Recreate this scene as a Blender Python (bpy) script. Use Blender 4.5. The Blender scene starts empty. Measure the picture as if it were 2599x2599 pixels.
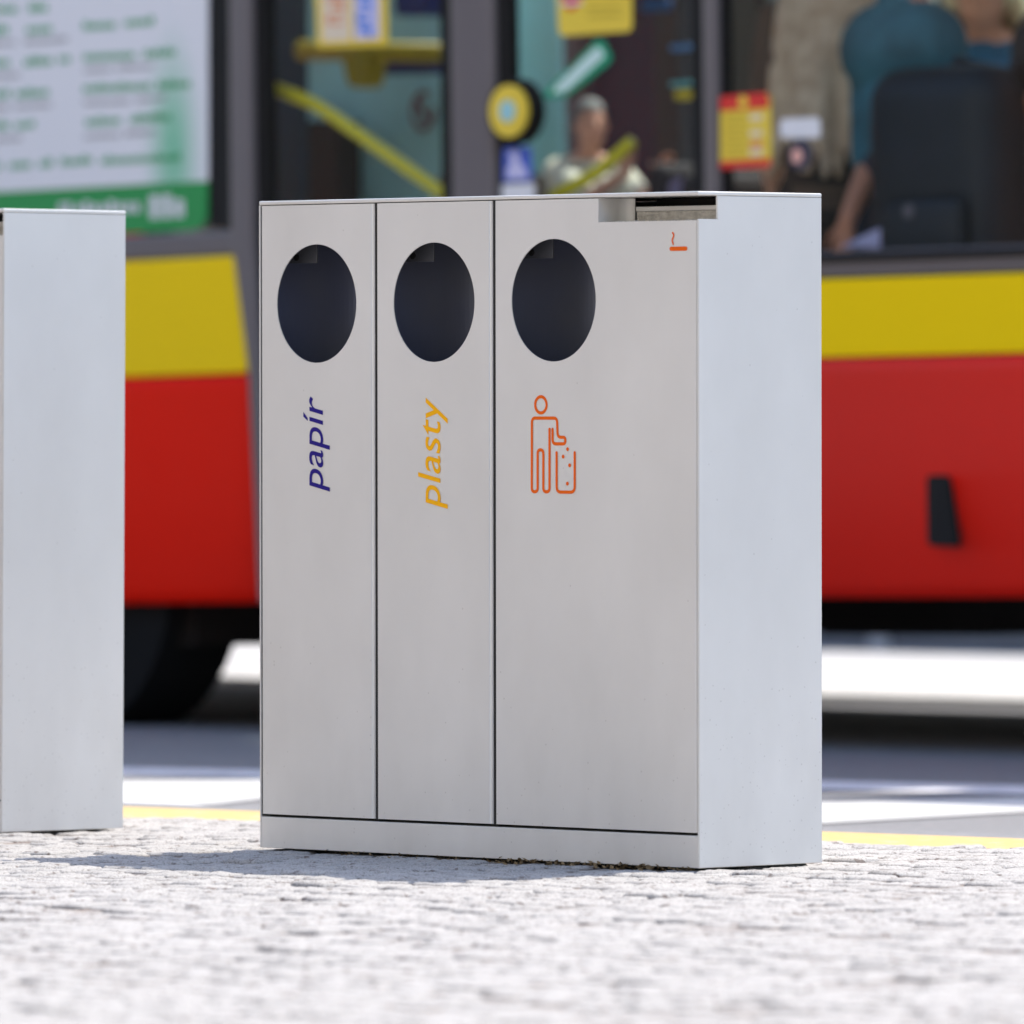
import bpy, bmesh, math, random
from mathutils import Matrix, Vector, noise
random.seed(7)
R = math.radians
scene = bpy.context.scene
COL = scene.collection

# ------------------------------------------------------------------ camera
F_PX, PITCH, ROLL, HC, CXY = 25167.6, 0.011438, -0.001353, 0.869, 1299.5
CAM = Vector((0, 0, HC))
_cp, _sp = math.cos(PITCH), math.sin(PITCH)
_f = Vector((0, _cp, -_sp)); _r0 = Vector((1, 0, 0)); _u0 = _r0.cross(_f)
_r = math.cos(ROLL) * _r0 + math.sin(ROLL) * _u0
_u = -math.sin(ROLL) * _r0 + math.cos(ROLL) * _u0
cam_d = bpy.data.cameras.new('camera'); cam = bpy.data.objects.new('camera', cam_d); COL.objects.link(cam)
cam.matrix_world = Matrix(((_r.x, _u.x, -_f.x, 0), (_r.y, _u.y, -_f.y, 0), (_r.z, _u.z, -_f.z, HC), (0, 0, 0, 1)))
cam_d.sensor_width = 36; cam_d.lens = F_PX / 2599 * 36
cam_d.clip_start = 0.5; cam_d.clip_end = 600
cam_d.dof.use_dof = True; cam_d.dof.focus_distance = 18.7; cam_d.dof.aperture_fstop = 4.6
cam_d.dof.aperture_blades = 0
scene.camera = cam
# ------------------------------------------------------------------ light
SUN = Vector((0.475, 0.42, 1.22)).normalized()
elev = math.asin(SUN.z); az = math.atan2(SUN.x, SUN.y)
world = bpy.data.worlds.new('World'); scene.world = world; world.use_nodes = True
wt = world.node_tree; sky = wt.nodes.new('ShaderNodeTexSky')
sky.sky_type = 'NISHITA'; sky.sun_disc = False; sky.sun_elevation = elev; sky.sun_rotation = az
sky.air_density = 1.0; sky.dust_density = 1.4; sky.ozone_density = 1.0
wt.links.new(sky.outputs[0], wt.nodes['Background'].inputs[0]); wt.nodes['Background'].inputs[1].default_value = 0.15
sd = bpy.data.lights.new('sun', 'SUN'); sd.energy = 2.55; sd.angle = R(0.5); sd.color = (1.0, 0.93, 0.82)
so = bpy.data.objects.new('sun', sd); COL.objects.link(so)
so.rotation_euler = SUN.to_track_quat('Z', 'Y').to_euler()
scene.view_settings.view_transform = 'Standard'; scene.view_settings.look = 'None'
scene.view_settings.gamma = 1; scene.view_settings.exposure = 1.38
scene.view_settings.use_curve_mapping = False
scene.render.engine = 'CYCLES'
scene.cycles.max_bounces = 10; scene.cycles.transparent_max_bounces = 16

# ------------------------------------------------------------------ helpers
def ray(px, py):
    return _f + (px - CXY) / F_PX * _r - (py - CXY) / F_PX * _u
def ground(px, py, z=0.0):
    d = ray(px, py); t = (z - HC) / d.z
    return CAM + d * t
def tag(o, label=None, cat=None, group=None, kind=None):
    if label: o['label'] = label
    if cat: o['category'] = cat
    if group: o['group'] = group
    if kind: o['kind'] = kind
    return o
def empty(name, mat=None, label=None, cat=None, group=None):
    o = bpy.data.objects.new(name, None); o.empty_display_size = .2; COL.objects.link(o)
    if mat is not None: o.matrix_world = mat
    return tag(o, label, cat, group)
def link(name, me, mat=None, parent=None, M=None, smooth=False):
    o = bpy.data.objects.new(name, me); COL.objects.link(o)
    if mat is not None and len(me.materials) == 0: me.materials.append(mat)
    if parent is not None: o.parent = parent
    if M is not None: o.matrix_basis = M
    if smooth:
        for p in me.polygons: p.use_smooth = True
    return o

class MB:
    """collects shapes that become ONE mesh object"""
    def __init__(s): s.bm = bmesh.new()
    def quad(s, *P):
        return s.bm.faces.new([s.bm.verts.new(p) for p in P])
    def box(s, x0, x1, y0, y1, z0, z1, bev=0.0, seg=2):
        b = bmesh.new(); bmesh.ops.create_cube(b, size=1)
        for v in b.verts:
            v.co = ((x0 + x1) / 2 + v.co.x * (x1 - x0), (y0 + y1) / 2 + v.co.y * (y1 - y0), (z0 + z1) / 2 + v.co.z * (z1 - z0))
        if bev > 0: bmesh.ops.bevel(b, geom=b.edges[:] + b.verts[:], offset=bev, segments=seg, affect='EDGES', profile=.5)
        s.join(b); return s
    def join(s, b, M=None):
        if M is not None: bmesh.ops.transform(b, matrix=M, verts=b.verts)
        me = bpy.data.meshes.new('t'); b.to_mesh(me); b.free(); s.bm.from_mesh(me); bpy.data.meshes.remove(me)
    def prism(s, pts, y0, y1, bev=0.0, seg=3, corner=0.0):
        """polygon in x,z extruded along y; corner rounds the outline"""
        if corner: pts = round_poly(pts, corner)
        b = bmesh.new()
        f = b.faces.new([b.verts.new((x, y0, z)) for x, z in pts])
        r = bmesh.ops.extrude_face_region(b, geom=[f])
        vs = [g for g in r['geom'] if isinstance(g, bmesh.types.BMVert)]
        for v in vs: v.co.y = y1
        bmesh.ops.recalc_face_normals(b, faces=b.faces)
        if bev > 0:
            ed = [e for e in b.edges if abs(e.verts[0].co.y - e.verts[1].co.y) < 1e-6]
            bmesh.ops.bevel(b, geom=ed, offset=bev, segments=seg, affect='EDGES', profile=.5)
        s.join(b); return s
    def prism_z(s, pts, z0, z1):
        b = bmesh.new(); f = b.faces.new([b.verts.new((x, y, z0)) for x, y in pts])
        r = bmesh.ops.extrude_face_region(b, geom=[f])
        for g in r['geom']:
            if isinstance(g, bmesh.types.BMVert): g.co.z = z1
        bmesh.ops.recalc_face_normals(b, faces=b.faces); s.join(b); return s
    def tube(s, pts, rad, n=12, cap=True):
        pts = [Vector(p) for p in pts]; rads = rad if isinstance(rad, (list, tuple)) else [rad] * len(pts)
        rings = []; up = None
        for i, p in enumerate(pts):
            d = (pts[min(i + 1, len(pts) - 1)] - pts[max(i - 1, 0)]).normalized()
            if up is None: up = Vector((0, 0, 1)) if abs(d.z) < .9 else Vector((1, 0, 0))
            a = d.cross(up).normalized(); b2 = a.cross(d).normalized(); up = b2
            rings.append([s.bm.verts.new(p + rads[i] * (math.cos(t * 2 * math.pi / n) * a + math.sin(t * 2 * math.pi / n) * b2)) for t in range(n)])
        for r1, r2 in zip(rings, rings[1:]):
            for k in range(n): s.bm.faces.new((r1[k], r1[(k + 1) % n], r2[(k + 1) % n], r2[k]))
        if cap: s.bm.faces.new(rings[0][::-1]); s.bm.faces.new(rings[-1])
        return s
    def cyl(s, c, r, axis='y', h=.02, n=40, r2=None):
        """cylinder starting at c running h along axis"""
        b = bmesh.new(); bmesh.ops.create_cone(b, cap_ends=True, segments=n, radius1=r, radius2=r if r2 is None else r2, depth=h)
        M = {'y': Matrix.Rotation(-math.pi / 2, 4, 'X'), 'z': Matrix.Identity(4), 'x': Matrix.Rotation(math.pi / 2, 4, 'Y')}[axis]
        off = {'y': Vector((0, h / 2, 0)), 'z': Vector((0, 0, h / 2)), 'x': Vector((h / 2, 0, 0))}[axis]
        s.join(b, Matrix.Translation(Vector(c) + off) @ M); return s
    def ball(s, c, r, sc=(1, 1, 1), n=16):
        b = bmesh.new(); bmesh.ops.create_uvsphere(b, u_segments=n, v_segments=n // 2 + 2, radius=1)
        s.join(b, Matrix.Translation(c) @ Matrix.Diagonal((r * sc[0], r * sc[1], r * sc[2], 1))); return s
    def capsule(s, a, b, ra, rb, n=12):
        a, b = Vector(a), Vector(b); d = b - a; L = d.length; s.ball(a, ra, n=n); s.ball(b, rb, n=n)
        if L > 1e-5: s.tube([a, b], [ra, rb], n)
        return s
    def mesh(s, name='m', smooth=False, doubles=0.0):
        if doubles: bmesh.ops.remove_doubles(s.bm, verts=s.bm.verts, dist=doubles)
        me = bpy.data.meshes.new(name); s.bm.to_mesh(me); s.bm.free()
        if smooth:
            for p in me.polygons: p.use_smooth = True
        return me
    def build(s, name, mat, parent=None, M=None, smooth=False):
        return link(name, s.mesh(name, smooth), mat, parent, M)

def round_poly(pts, r, n=6):
    out = []; N = len(pts)
    for i in range(N):
        p = Vector(pts[i]); a = Vector(pts[i - 1]); b = Vector(pts[(i + 1) % N])
        da = (a - p); db = (b - p); rr = min(r, da.length * .45, db.length * .45)
        p1 = p + da.normalized() * rr; p2 = p + db.normalized() * rr
        for k in range(n + 1):
            t = k / n; out.append(tuple((1 - t) ** 2 * p1 + 2 * t * (1 - t) * p + t * t * p2))
    return out
def rect(x0, x1, z0, z1): return [(x0, z0), (x1, z0), (x1, z1), (x0, z1)]

# ------------------------------------------------------------------ materials
MATS = {}
def pm(name, color, rough=.5, metal=0.0, coat=0.0, spec=.5, var=0.0, vscale=8.0, bump=0.0, bscale=60.0, vcolor=None, rvar=0.0, emit=None):
    if name in MATS: return MATS[name]
    m = bpy.data.materials.new(name); m.use_nodes = True; nt = m.node_tree; b = nt.nodes['Principled BSDF']
    b.inputs['Base Color'].default_value = (*color, 1); b.inputs['Roughness'].default_value = rough
    b.inputs['Metallic'].default_value = metal; b.inputs['Coat Weight'].default_value = coat
    b.inputs['Specular IOR Level'].default_value = spec
    if coat: b.inputs['Coat Roughness'].default_value = .1
    tc = nt.nodes.new('ShaderNodeTexCoord')
    if var or vcolor:
        n = nt.nodes.new('ShaderNodeTexNoise'); n.inputs['Scale'].default_value = vscale; n.inputs['Detail'].default_value = 6
        nt.links.new(tc.outputs['Object'], n.inputs['Vector'])
        mx = nt.nodes.new('ShaderNodeMix'); mx.data_type = 'RGBA'
        c2 = vcolor if vcolor else tuple(min(1, c * (1 + var)) for c in color)
        c1 = color if vcolor else tuple(c * (1 - var) for c in color)
        mx.inputs[6].default_value = (*c1, 1); mx.inputs[7].default_value = (*c2, 1)
        rm = nt.nodes.new('ShaderNodeMapRange'); rm.inputs[1].default_value = .3; rm.inputs[2].default_value = .7
        nt.links.new(n.outputs['Fac'], rm.inputs[0]); nt.links.new(rm.outputs[0], mx.inputs[0])
        nt.links.new(mx.outputs[2], b.inputs['Base Color'])
        if rvar:
            r2 = nt.nodes.new('ShaderNodeMapRange'); r2.inputs[3].default_value = rough - rvar; r2.inputs[4].default_value = rough + rvar
            nt.links.new(n.outputs['Fac'], r2.inputs[0]); nt.links.new(r2.outputs[0], b.inputs['Roughness'])
    if bump:
        n2 = nt.nodes.new('ShaderNodeTexNoise'); n2.inputs['Scale'].default_value = bscale; n2.inputs['Detail'].default_value = 5
        nt.links.new(tc.outputs['Object'], n2.inputs['Vector'])
        bp = nt.nodes.new('ShaderNodeBump'); bp.inputs['Strength'].default_value = bump; bp.inputs['Distance'].default_value = .01
        nt.links.new(n2.outputs['Fac'], bp.inputs['Height']); nt.links.new(bp.outputs[0], b.inputs['Normal'])
    MATS[name] = m; return m

def silver_mat():
    """silver powder coat with soft clouding, rain marks and tiny dirt specks"""
    m = bpy.data.materials.new('silver_paint'); m.use_nodes = True; nt = m.node_tree; b = nt.nodes['Principled BSDF']
    L = nt.links.new; tc = nt.nodes.new('ShaderNodeTexCoord')
    mp = nt.nodes.new('ShaderNodeMapping'); mp.inputs['Scale'].default_value = (3, 3, 1.8); L(tc.outputs['Object'], mp.inputs[0])
    n = nt.nodes.new('ShaderNodeTexNoise'); n.inputs['Scale'].default_value = 1.3; n.inputs['Detail'].default_value = 5; L(mp.outputs[0], n.inputs['Vector'])
    cr = nt.nodes.new('ShaderNodeValToRGB'); cr.color_ramp.elements[0].position = .3; cr.color_ramp.elements[1].position = .72
    cr.color_ramp.elements[0].color = (.69, .675, .64, 1); cr.color_ramp.elements[1].color = (.765, .75, .715, 1)
    L(n.outputs['Fac'], cr.inputs[0])
    # specks: small voronoi dots, more of them near the ground
    v = nt.nodes.new('ShaderNodeTexVoronoi'); v.inputs['Scale'].default_value = 105; L(tc.outputs['Object'], v.inputs['Vector'])
    sp = nt.nodes.new('ShaderNodeSeparateXYZ'); L(tc.outputs['Object'], sp.inputs[0])
    th = nt.nodes.new('ShaderNodeMapRange'); th.inputs[1].default_value = 0; th.inputs[2].default_value = .5; th.inputs[3].default_value = .82; th.inputs[4].default_value = .992
    L(sp.outputs['Z'], th.inputs[0])
    rnd = nt.nodes.new('ShaderNodeSeparateColor'); L(v.outputs['Color'], rnd.inputs[0])
    g = nt.nodes.new('ShaderNodeMath'); g.operation = 'GREATER_THAN'; L(rnd.outputs[0], g.inputs[0]); L(th.outputs[0], g.inputs[1])
    rr = nt.nodes.new('ShaderNodeMapRange'); rr.inputs[3].default_value = .06; rr.inputs[4].default_value = .2; L(rnd.outputs[1], rr.inputs[0])
    lt = nt.nodes.new('ShaderNodeMath'); lt.operation = 'LESS_THAN'; L(v.outputs['Distance'], lt.inputs[0]); L(rr.outputs[0], lt.inputs[1])
    mu = nt.nodes.new('ShaderNodeMath'); mu.operation = 'MULTIPLY'; L(g.outputs[0], mu.inputs[0]); L(lt.outputs[0], mu.inputs[1])
    m2 = nt.nodes.new('ShaderNodeMath'); m2.operation = 'MULTIPLY'; m2.inputs[1].default_value = .22; L(mu.outputs[0], m2.inputs[0])
    mx = nt.nodes.new('ShaderNodeMix'); mx.data_type = 'RGBA'; L(m2.outputs[0], mx.inputs[0]); L(cr.outputs[0], mx.inputs[6]); mx.inputs[7].default_value = (.2, .17, .13, 1)
    # grime low down, streaky
    n3 = nt.nodes.new('ShaderNodeTexNoise'); n3.inputs['Scale'].default_value = 4; n3.inputs['Detail'].default_value = 8
    mp3 = nt.nodes.new('ShaderNodeMapping'); mp3.inputs['Scale'].default_value = (3, 3, 1.6); L(tc.outputs['Object'], mp3.inputs[0]); L(mp3.outputs[0], n3.inputs['Vector'])
    gr = nt.nodes.new('ShaderNodeMapRange'); gr.inputs[1].default_value = .42; gr.inputs[2].default_value = .8; gr.inputs[3].default_value = 0; gr.inputs[4].default_value = .16; L(n3.outputs['Fac'], gr.inputs[0])
    lo = nt.nodes.new('ShaderNodeMapRange'); lo.inputs[1].default_value = .45; lo.inputs[2].default_value = 0; lo.inputs[3].default_value = .2; lo.inputs[4].default_value = 1; L(sp.outputs['Z'], lo.inputs[0])
    gm = nt.nodes.new('ShaderNodeMath'); gm.operation = 'MULTIPLY'; L(gr.outputs[0], gm.inputs[0]); L(lo.outputs[0], gm.inputs[1])
    mx2 = nt.nodes.new('ShaderNodeMix'); mx2.data_type = 'RGBA'; L(gm.outputs[0], mx2.inputs[0]); L(mx.outputs[2], mx2.inputs[6]); mx2.inputs[7].default_value = (.38, .36, .32, 1)
    L(mx2.outputs[2], b.inputs['Base Color'])
    b.inputs['Metallic'].default_value = .22; b.inputs['Roughness'].default_value = .4
    n4 = nt.nodes.new('ShaderNodeTexNoise'); n4.inputs['Scale'].default_value = 900; L(tc.outputs['Object'], n4.inputs['Vector'])
    bp = nt.nodes.new('ShaderNodeBump'); bp.inputs['Strength'].default_value = .12; bp.inputs['Distance'].default_value = .001
    L(n4.outputs['Fac'], bp.inputs['Height']); L(bp.outputs[0], b.inputs['Normal'])
    return m
SILVER = silver_mat()

def glass_mat(name, tint, refl=.045):
    m = bpy.data.materials.new(name); m.use_nodes = True; nt = m.node_tree; nt.nodes.clear()
    o = nt.nodes.new('ShaderNodeOutputMaterial'); t = nt.nodes.new('ShaderNodeBsdfTransparent'); t.inputs[0].default_value = (*tint, 1)
    g = nt.nodes.new('ShaderNodeBsdfGlossy'); g.inputs['Roughness'].default_value = .02
    lw = nt.nodes.new('ShaderNodeLayerWeight'); lw.inputs[0].default_value = .5
    pw = nt.nodes.new('ShaderNodeMath'); pw.operation = 'POWER'; pw.inputs[1].default_value = 4; nt.links.new(lw.outputs['Facing'], pw.inputs[0])
    a = nt.nodes.new('ShaderNodeMath'); a.operation = 'MULTIPLY_ADD'; a.inputs[1].default_value = .7; a.inputs[2].default_value = refl / 2; nt.links.new(pw.outputs[0], a.inputs[0])
    mx = nt.nodes.new('ShaderNodeMixShader'); nt.links.new(a.outputs[0], mx.inputs[0]); nt.links.new(t.outputs[0], mx.inputs[1]); nt.links.new(g.outputs[0], mx.inputs[2])
    nt.links.new(mx.outputs[0], o.inputs[0]); return m
GLASS = glass_mat('window_glass', (.93, .96, .96)); TEAL_GLASS = glass_mat('teal_glass', (.42, .66, .70))

dark_in = pm('dark_liner', (.22, .23, .25), .36, 0.6, vcolor=(.15, .18, .32), vscale=2.5)  # navy in the noise stands in for the blue sky glow inside
black = pm('black_gap', (.012, .012, .012), .7)
steel = pm('steel', (.30, .30, .31), .45, .8)

# ------------------------------------------------------------------ ground
KD = Vector((math.cos(R(41.2)), -math.sin(R(41.2)), 0)); KN = Vector((-KD.y, KD.x, 0))   # kerb direction and its far-side normal
K0 = ground(1300, 2103); K0.z = 0                                                          # a point on the near edge of the yellow line

def stone_mat():
    m = bpy.data.materials.new('granite'); m.use_nodes = True; nt = m.node_tree; b = nt.nodes['Principled BSDF']; L = nt.links.new
    g = nt.nodes.new('ShaderNodeNewGeometry')
    n1 = nt.nodes.new('ShaderNodeTexNoise'); n1.inputs['Scale'].default_value = 9; n1.inputs['Detail'].default_value = 3; L(g.outputs['Position'], n1.inputs['Vector'])
    c1 = nt.nodes.new('ShaderNodeValToRGB'); e = c1.color_ramp.elements; e[0].position = .3; e[1].position = .7
    e[0].color = (.315, .305, .295, 1); e[1].color = (.38, .368, .355, 1); L(n1.outputs['Fac'], c1.inputs[0])
    n2 = nt.nodes.new('ShaderNodeTexNoise'); n2.inputs['Scale'].default_value = 260; n2.inputs['Detail'].default_value = 3; L(g.outputs['Position'], n2.inputs['Vector'])
    c2 = nt.nodes.new('ShaderNodeValToRGB'); e = c2.color_ramp.elements; e[0].position = .34; e[1].position = .52
    e[0].color = (.42, .40, .40, 1); e[1].color = (1, 1, 1, 1); L(n2.outputs['Fac'], c2.inputs[0])
    mx = nt.nodes.new('ShaderNodeMix'); mx.data_type = 'RGBA'; mx.blend_type = 'MULTIPLY'; mx.inputs[0].default_value = .8
    L(c1.outputs[0], mx.inputs[6]); L(c2.outputs[0], mx.inputs[7])
    n3 = nt.nodes.new('ShaderNodeTexNoise'); n3.inputs['Scale'].default_value = 42; n3.inputs['Detail'].default_value = 7; L(g.outputs['Position'], n3.inputs['Vector'])
    r3 = nt.nodes.new('ShaderNodeMapRange'); r3.inputs[1].default_value = .60; r3.inputs[2].default_value = .66; r3.inputs[4].default_value = .8; L(n3.outputs['Fac'], r3.inputs[0])
    mx3 = nt.nodes.new('ShaderNodeMix'); mx3.data_type = 'RGBA'; L(r3.outputs[0], mx3.inputs[0]); L(mx.outputs[2], mx3.inputs[6]); mx3.inputs[7].default_value = (.10, .075, .065, 1)
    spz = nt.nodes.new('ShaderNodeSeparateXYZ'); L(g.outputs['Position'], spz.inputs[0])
    dz_ = nt.nodes.new('ShaderNodeMapRange'); dz_.inputs[1].default_value = -.0035; dz_.inputs[2].default_value = -.006; dz_.inputs[4].default_value = .5; L(spz.outputs['Z'], dz_.inputs[0])  # lower sett sides tinted soil brown, also to deepen the shaded streaks
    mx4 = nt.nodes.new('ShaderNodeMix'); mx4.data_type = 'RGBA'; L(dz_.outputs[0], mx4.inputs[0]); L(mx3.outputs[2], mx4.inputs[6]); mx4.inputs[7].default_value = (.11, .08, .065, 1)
    L(mx4.outputs[2], b.inputs['Base Color']); b.inputs['Roughness'].default_value = .8; b.inputs['Specular IOR Level'].default_value = .3
    n4 = nt.nodes.new('ShaderNodeTexNoise'); n4.inputs['Scale'].default_value = 120; n4.inputs['Detail'].default_value = 6; L(g.outputs['Position'], n4.inputs['Vector'])
    bp = nt.nodes.new('ShaderNodeBump'); bp.inputs['Strength'].default_value = .35; bp.inputs['Distance'].default_value = .003
    L(n4.outputs['Fac'], bp.inputs['Height']); L(bp.outputs[0], b.inputs['Normal']); return m
STONE = stone_mat()
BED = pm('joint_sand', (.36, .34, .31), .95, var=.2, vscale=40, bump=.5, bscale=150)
ASPH = pm('asphalt', (.18, .18, .185), .9, var=.12, vscale=30, bump=.4, bscale=250)

def sheet(name, pts, z, mat, kind='structure'):
    m = MB(); m.quad(*[(p[0], p[1], z) for p in pts]); o = m.build(name, mat); tag(o, kind=kind); return o
def kp(u, v, z=0):   # kerb frame: u along the kerb to the right, v away from the camera
    p = K0 + KD * u + KN * v; return Vector((p.x, p.y, z))
PAVE_Z = -.016
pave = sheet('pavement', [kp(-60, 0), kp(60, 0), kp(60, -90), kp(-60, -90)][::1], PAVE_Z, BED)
ROAD_Z = -.10
road = sheet('road', [kp(-200, .62), kp(200, .62), kp(200, 300), kp(-200, 300)], ROAD_Z, ASPH)
# asphalt strip behind the yellow line, one edge step down to the road
m = MB(); a, b_, c, d = kp(-60, 0), kp(60, 0), kp(60, .66), kp(-60, .66)
m.prism_z([(a.x, a.y), (b_.x, b_.y), (c.x, c.y), (d.x, d.y)], -.2, -.012)
tag(m.build('kerb_strip', ASPH), kind='structure')

def sett_mesh(seed, n, sz=.088):
    rnd = random.Random(seed); bm = bmesh.new(); h = sz / 2 - rnd.uniform(.0015, .0036)
    cx = [rnd.uniform(-.004, .003) for _ in range(8)]; off = Vector((seed * 3.1, seed * 1.7, 0)); tilt = (rnd.gauss(0, .014), rnd.gauss(0, .014)); hh = rnd.gauss(0, .0014)
    grid = []
    for j in range(n + 1):
        row = []
        for i in range(n + 1):
            s, t = i / n * 2 - 1, j / n * 2 - 1
            # rounded square outline
            k = 1 - .09 * (s * s * t * t)
            x = s * (h + cx[0] * t + cx[1]) * k; y = t * (h + cx[2] * s + cx[3]) * k
            e = max(abs(s), abs(t)); drop = -.0055 * max(0, (e - .80) / .20) ** 2
            z = hh + drop + tilt[0] * x + tilt[1] * y
            z += .0019 * noise.noise(Vector((x, y, 0)) * 34 + off) + .0014 * noise.noise(Vector((x, y, 5)) * 110 + off)
            x += .0018 * noise.noise(Vector((x, y, 9)) * 60 + off); y += .0018 * noise.noise(Vector((x, y, 13)) * 60 + off)
            row.append(bm.verts.new((x, y, z)))
        grid.append(row)
    for j in range(n):
        for i in range(n): bm.faces.new((grid[j][i], grid[j][i + 1], grid[j + 1][i + 1], grid[j + 1][i]))
    ring = [grid[0][i] for i in range(n)] + [grid[j][n] for j in range(n)] + [grid[n][i] for i in range(n, 0, -1)] + [grid[j][0] for j in range(n, 0, -1)]
    low = [bm.verts.new((v.co.x * 1.02, v.co.y * 1.02, -.03)) for v in ring]
    for k in range(len(ring)):
        k2 = (k + 1) % len(ring); bm.faces.new((ring[k], low[k], low[k2], ring[k2]))
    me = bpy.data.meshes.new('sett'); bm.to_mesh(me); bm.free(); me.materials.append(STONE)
    for p in me.polygons: p.use_smooth = True
    return me
FINE = [sett_mesh(s, 9) for s in range(1, 25)]; COARSE = [sett_mesh(s, 3) for s in range(31, 39)]
def arrays(me): return [v.co.copy() for v in me.vertices], [tuple(p.vertices) for p in me.polygons]
FA = [arrays(x) for x in FINE]; CA = [arrays(x) for x in COARSE]
PITCHS = .0895; stones = []
rows = int(9.5 / PITCHS)
for j in range(rows):
    sh = random.uniform(0, PITCHS)
    for i in range(-75, 75):
        p = kp(i * PITCHS + sh + random.gauss(0, .002), -(j + .5) * PITCHS + random.gauss(0, .0022))
        if p.y < 12.3 or p.y > 25 or abs(p.x) > 3.2: continue
        vis = abs(p.x) < .0535 * p.y + .12 and p.y > 13.2
        stones.append((p, vis))
base_rot = math.atan2(KD.y, KD.x)
bins_foot = []
def in_bin(p):   # stones right under the bins are hidden
    return False
inview = [s for s in stones if abs(s[0].x) < .0515 * s[0].y and s[0].y > 13.8]
inview.sort(key=lambda s: s[0].length); near300 = set(id(s) for s in inview[:300])
sv, sf = [], []
for s in stones:
    p, vis = s; q = random.randrange(4) * math.pi / 2 + base_rot + random.gauss(0, .025)
    dz = random.gauss(-.001, .0011) + .003 * noise.noise(p * 2.2)
    M = Matrix.Translation((p.x, p.y, dz)) @ Matrix.Rotation(q, 4, 'Z') @ Matrix.Rotation(random.gauss(0, .008), 4, 'X') @ Matrix.Diagonal((random.uniform(.95, 1.035), random.uniform(.95, 1.035), 1, 1))
    if id(s) in near300:
        o = link('sett', random.choice(FINE), parent=pave); o.matrix_basis = M
    else:
        V, Fc = random.choice(FA if vis else CA); b0 = len(sv)
        sv.extend([M @ v for v in V]); sf.extend([tuple(b0 + k for k in f) for f in Fc])
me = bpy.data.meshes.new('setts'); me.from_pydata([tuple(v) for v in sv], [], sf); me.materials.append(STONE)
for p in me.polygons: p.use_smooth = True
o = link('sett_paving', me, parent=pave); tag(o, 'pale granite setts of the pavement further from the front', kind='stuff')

# dark soil filling the joints between the setts
m = MB(); m.quad(kp(-9, -.005, -.0072), kp(9, -.005, -.0072), kp(9, -9.5, -.0072), kp(-9, -9.5, -.0072))
tag(m.build('joint_soil', pm('joint_soil', (.13, .10, .085), .95, vcolor=(.26, .21, .18), vscale=30, bump=.5, bscale=200), pave), kind='stuff')

# painted lines
def worn(name, col, under, amt=.5, sc=(14, 60, 14)):
    m = bpy.data.materials.new(name); m.use_nodes = True; nt = m.node_tree; b = nt.nodes['Principled BSDF']; L = nt.links.new
    g = nt.nodes.new('ShaderNodeNewGeometry'); mp = nt.nodes.new('ShaderNodeMapping'); mp.inputs['Scale'].default_value = sc; L(g.outputs['Position'], mp.inputs[0])
    n = nt.nodes.new('ShaderNodeTexNoise'); n.inputs['Scale'].default_value = 1; n.inputs['Detail'].default_value = 8; L(mp.outputs[0], n.inputs['Vector'])
    r = nt.nodes.new('ShaderNodeMapRange'); r.inputs[1].default_value = amt; r.inputs[2].default_value = amt + .06; L(n.outputs['Fac'], r.inputs[0])
    mx = nt.nodes.new('ShaderNodeMix'); mx.data_type = 'RGBA'; L(r.outputs[0], mx.inputs[0]); mx.inputs[6].default_value = (*col, 1); mx.inputs[7].default_value = (*under, 1)
    L(mx.outputs[2], b.inputs['Base Color']); b.inputs['Roughness'].default_value = .7; return m
def line_strip(name, v0, v1, z, mat, label=None):
    m = MB(); N = 60; P = []
    for i in range(N + 1):
        u = -8 + 16 * i / N; w = .006 * noise.noise(Vector((u * 3, v0, 1)))
        P.append((kp(u, v0 + w, z), kp(u, v1 + w * .5, z)))
    for a, b in zip(P, P[1:]): m.quad(a[0], b[0], b[1], a[1])
    o = m.build(name, mat); tag(o, kind='structure')
    if label: o['label'] = label
    return o
line_strip('yellow_line', .012, .44, -.008, worn('yellow_paint', (.45, .31, .11), (.35, .35, .36), .60), 'worn yellow line painted along the pavement edge')
WHITE = worn('white_paint', (.52, .52, .51), (.4, .4, .4), .72)
def gpoly(name, pts, z, mat, label):
    P = [ground(x, y, z) for x, y in pts]; m = MB(); m.bm.faces.new([m.bm.verts.new(p) for p in P]); o = m.build(name, mat); tag(o, kind='structure'); o['label'] = label; return o
gpoly('white_line', [(1750, 2108), (2090, 2088), (2599, 2059), (3100, 2035), (3100, 2010), (2599, 2025), (2090, 2037), (1750, 2048)], ROAD_Z + .004, WHITE, 'broad white road marking right of the middle bin')
gpoly('white_line', [(-300, 2075), (200, 2062), (556, 2038), (656, 2026), (1000, 1998), (1000, 1978), (656, 1980), (325, 1984), (-300, 1992)], ROAD_Z + .004, WHITE, 'broad white road marking between the two bins')
gpoly('gutter_line', [(-900, 1942), (325, 1967), (656, 1973), (2090, 2004), (2599, 2016), (3600, 2040), (3600, 2015), (2599, 1994), (2090, 1982), (656, 1955), (325, 1949), (-900, 1920)], ROAD_Z + .004, worn('line_grey', (.62, .62, .64), (.3, .3, .32), .55), 'pale line in the shade alongside the bus')

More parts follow.
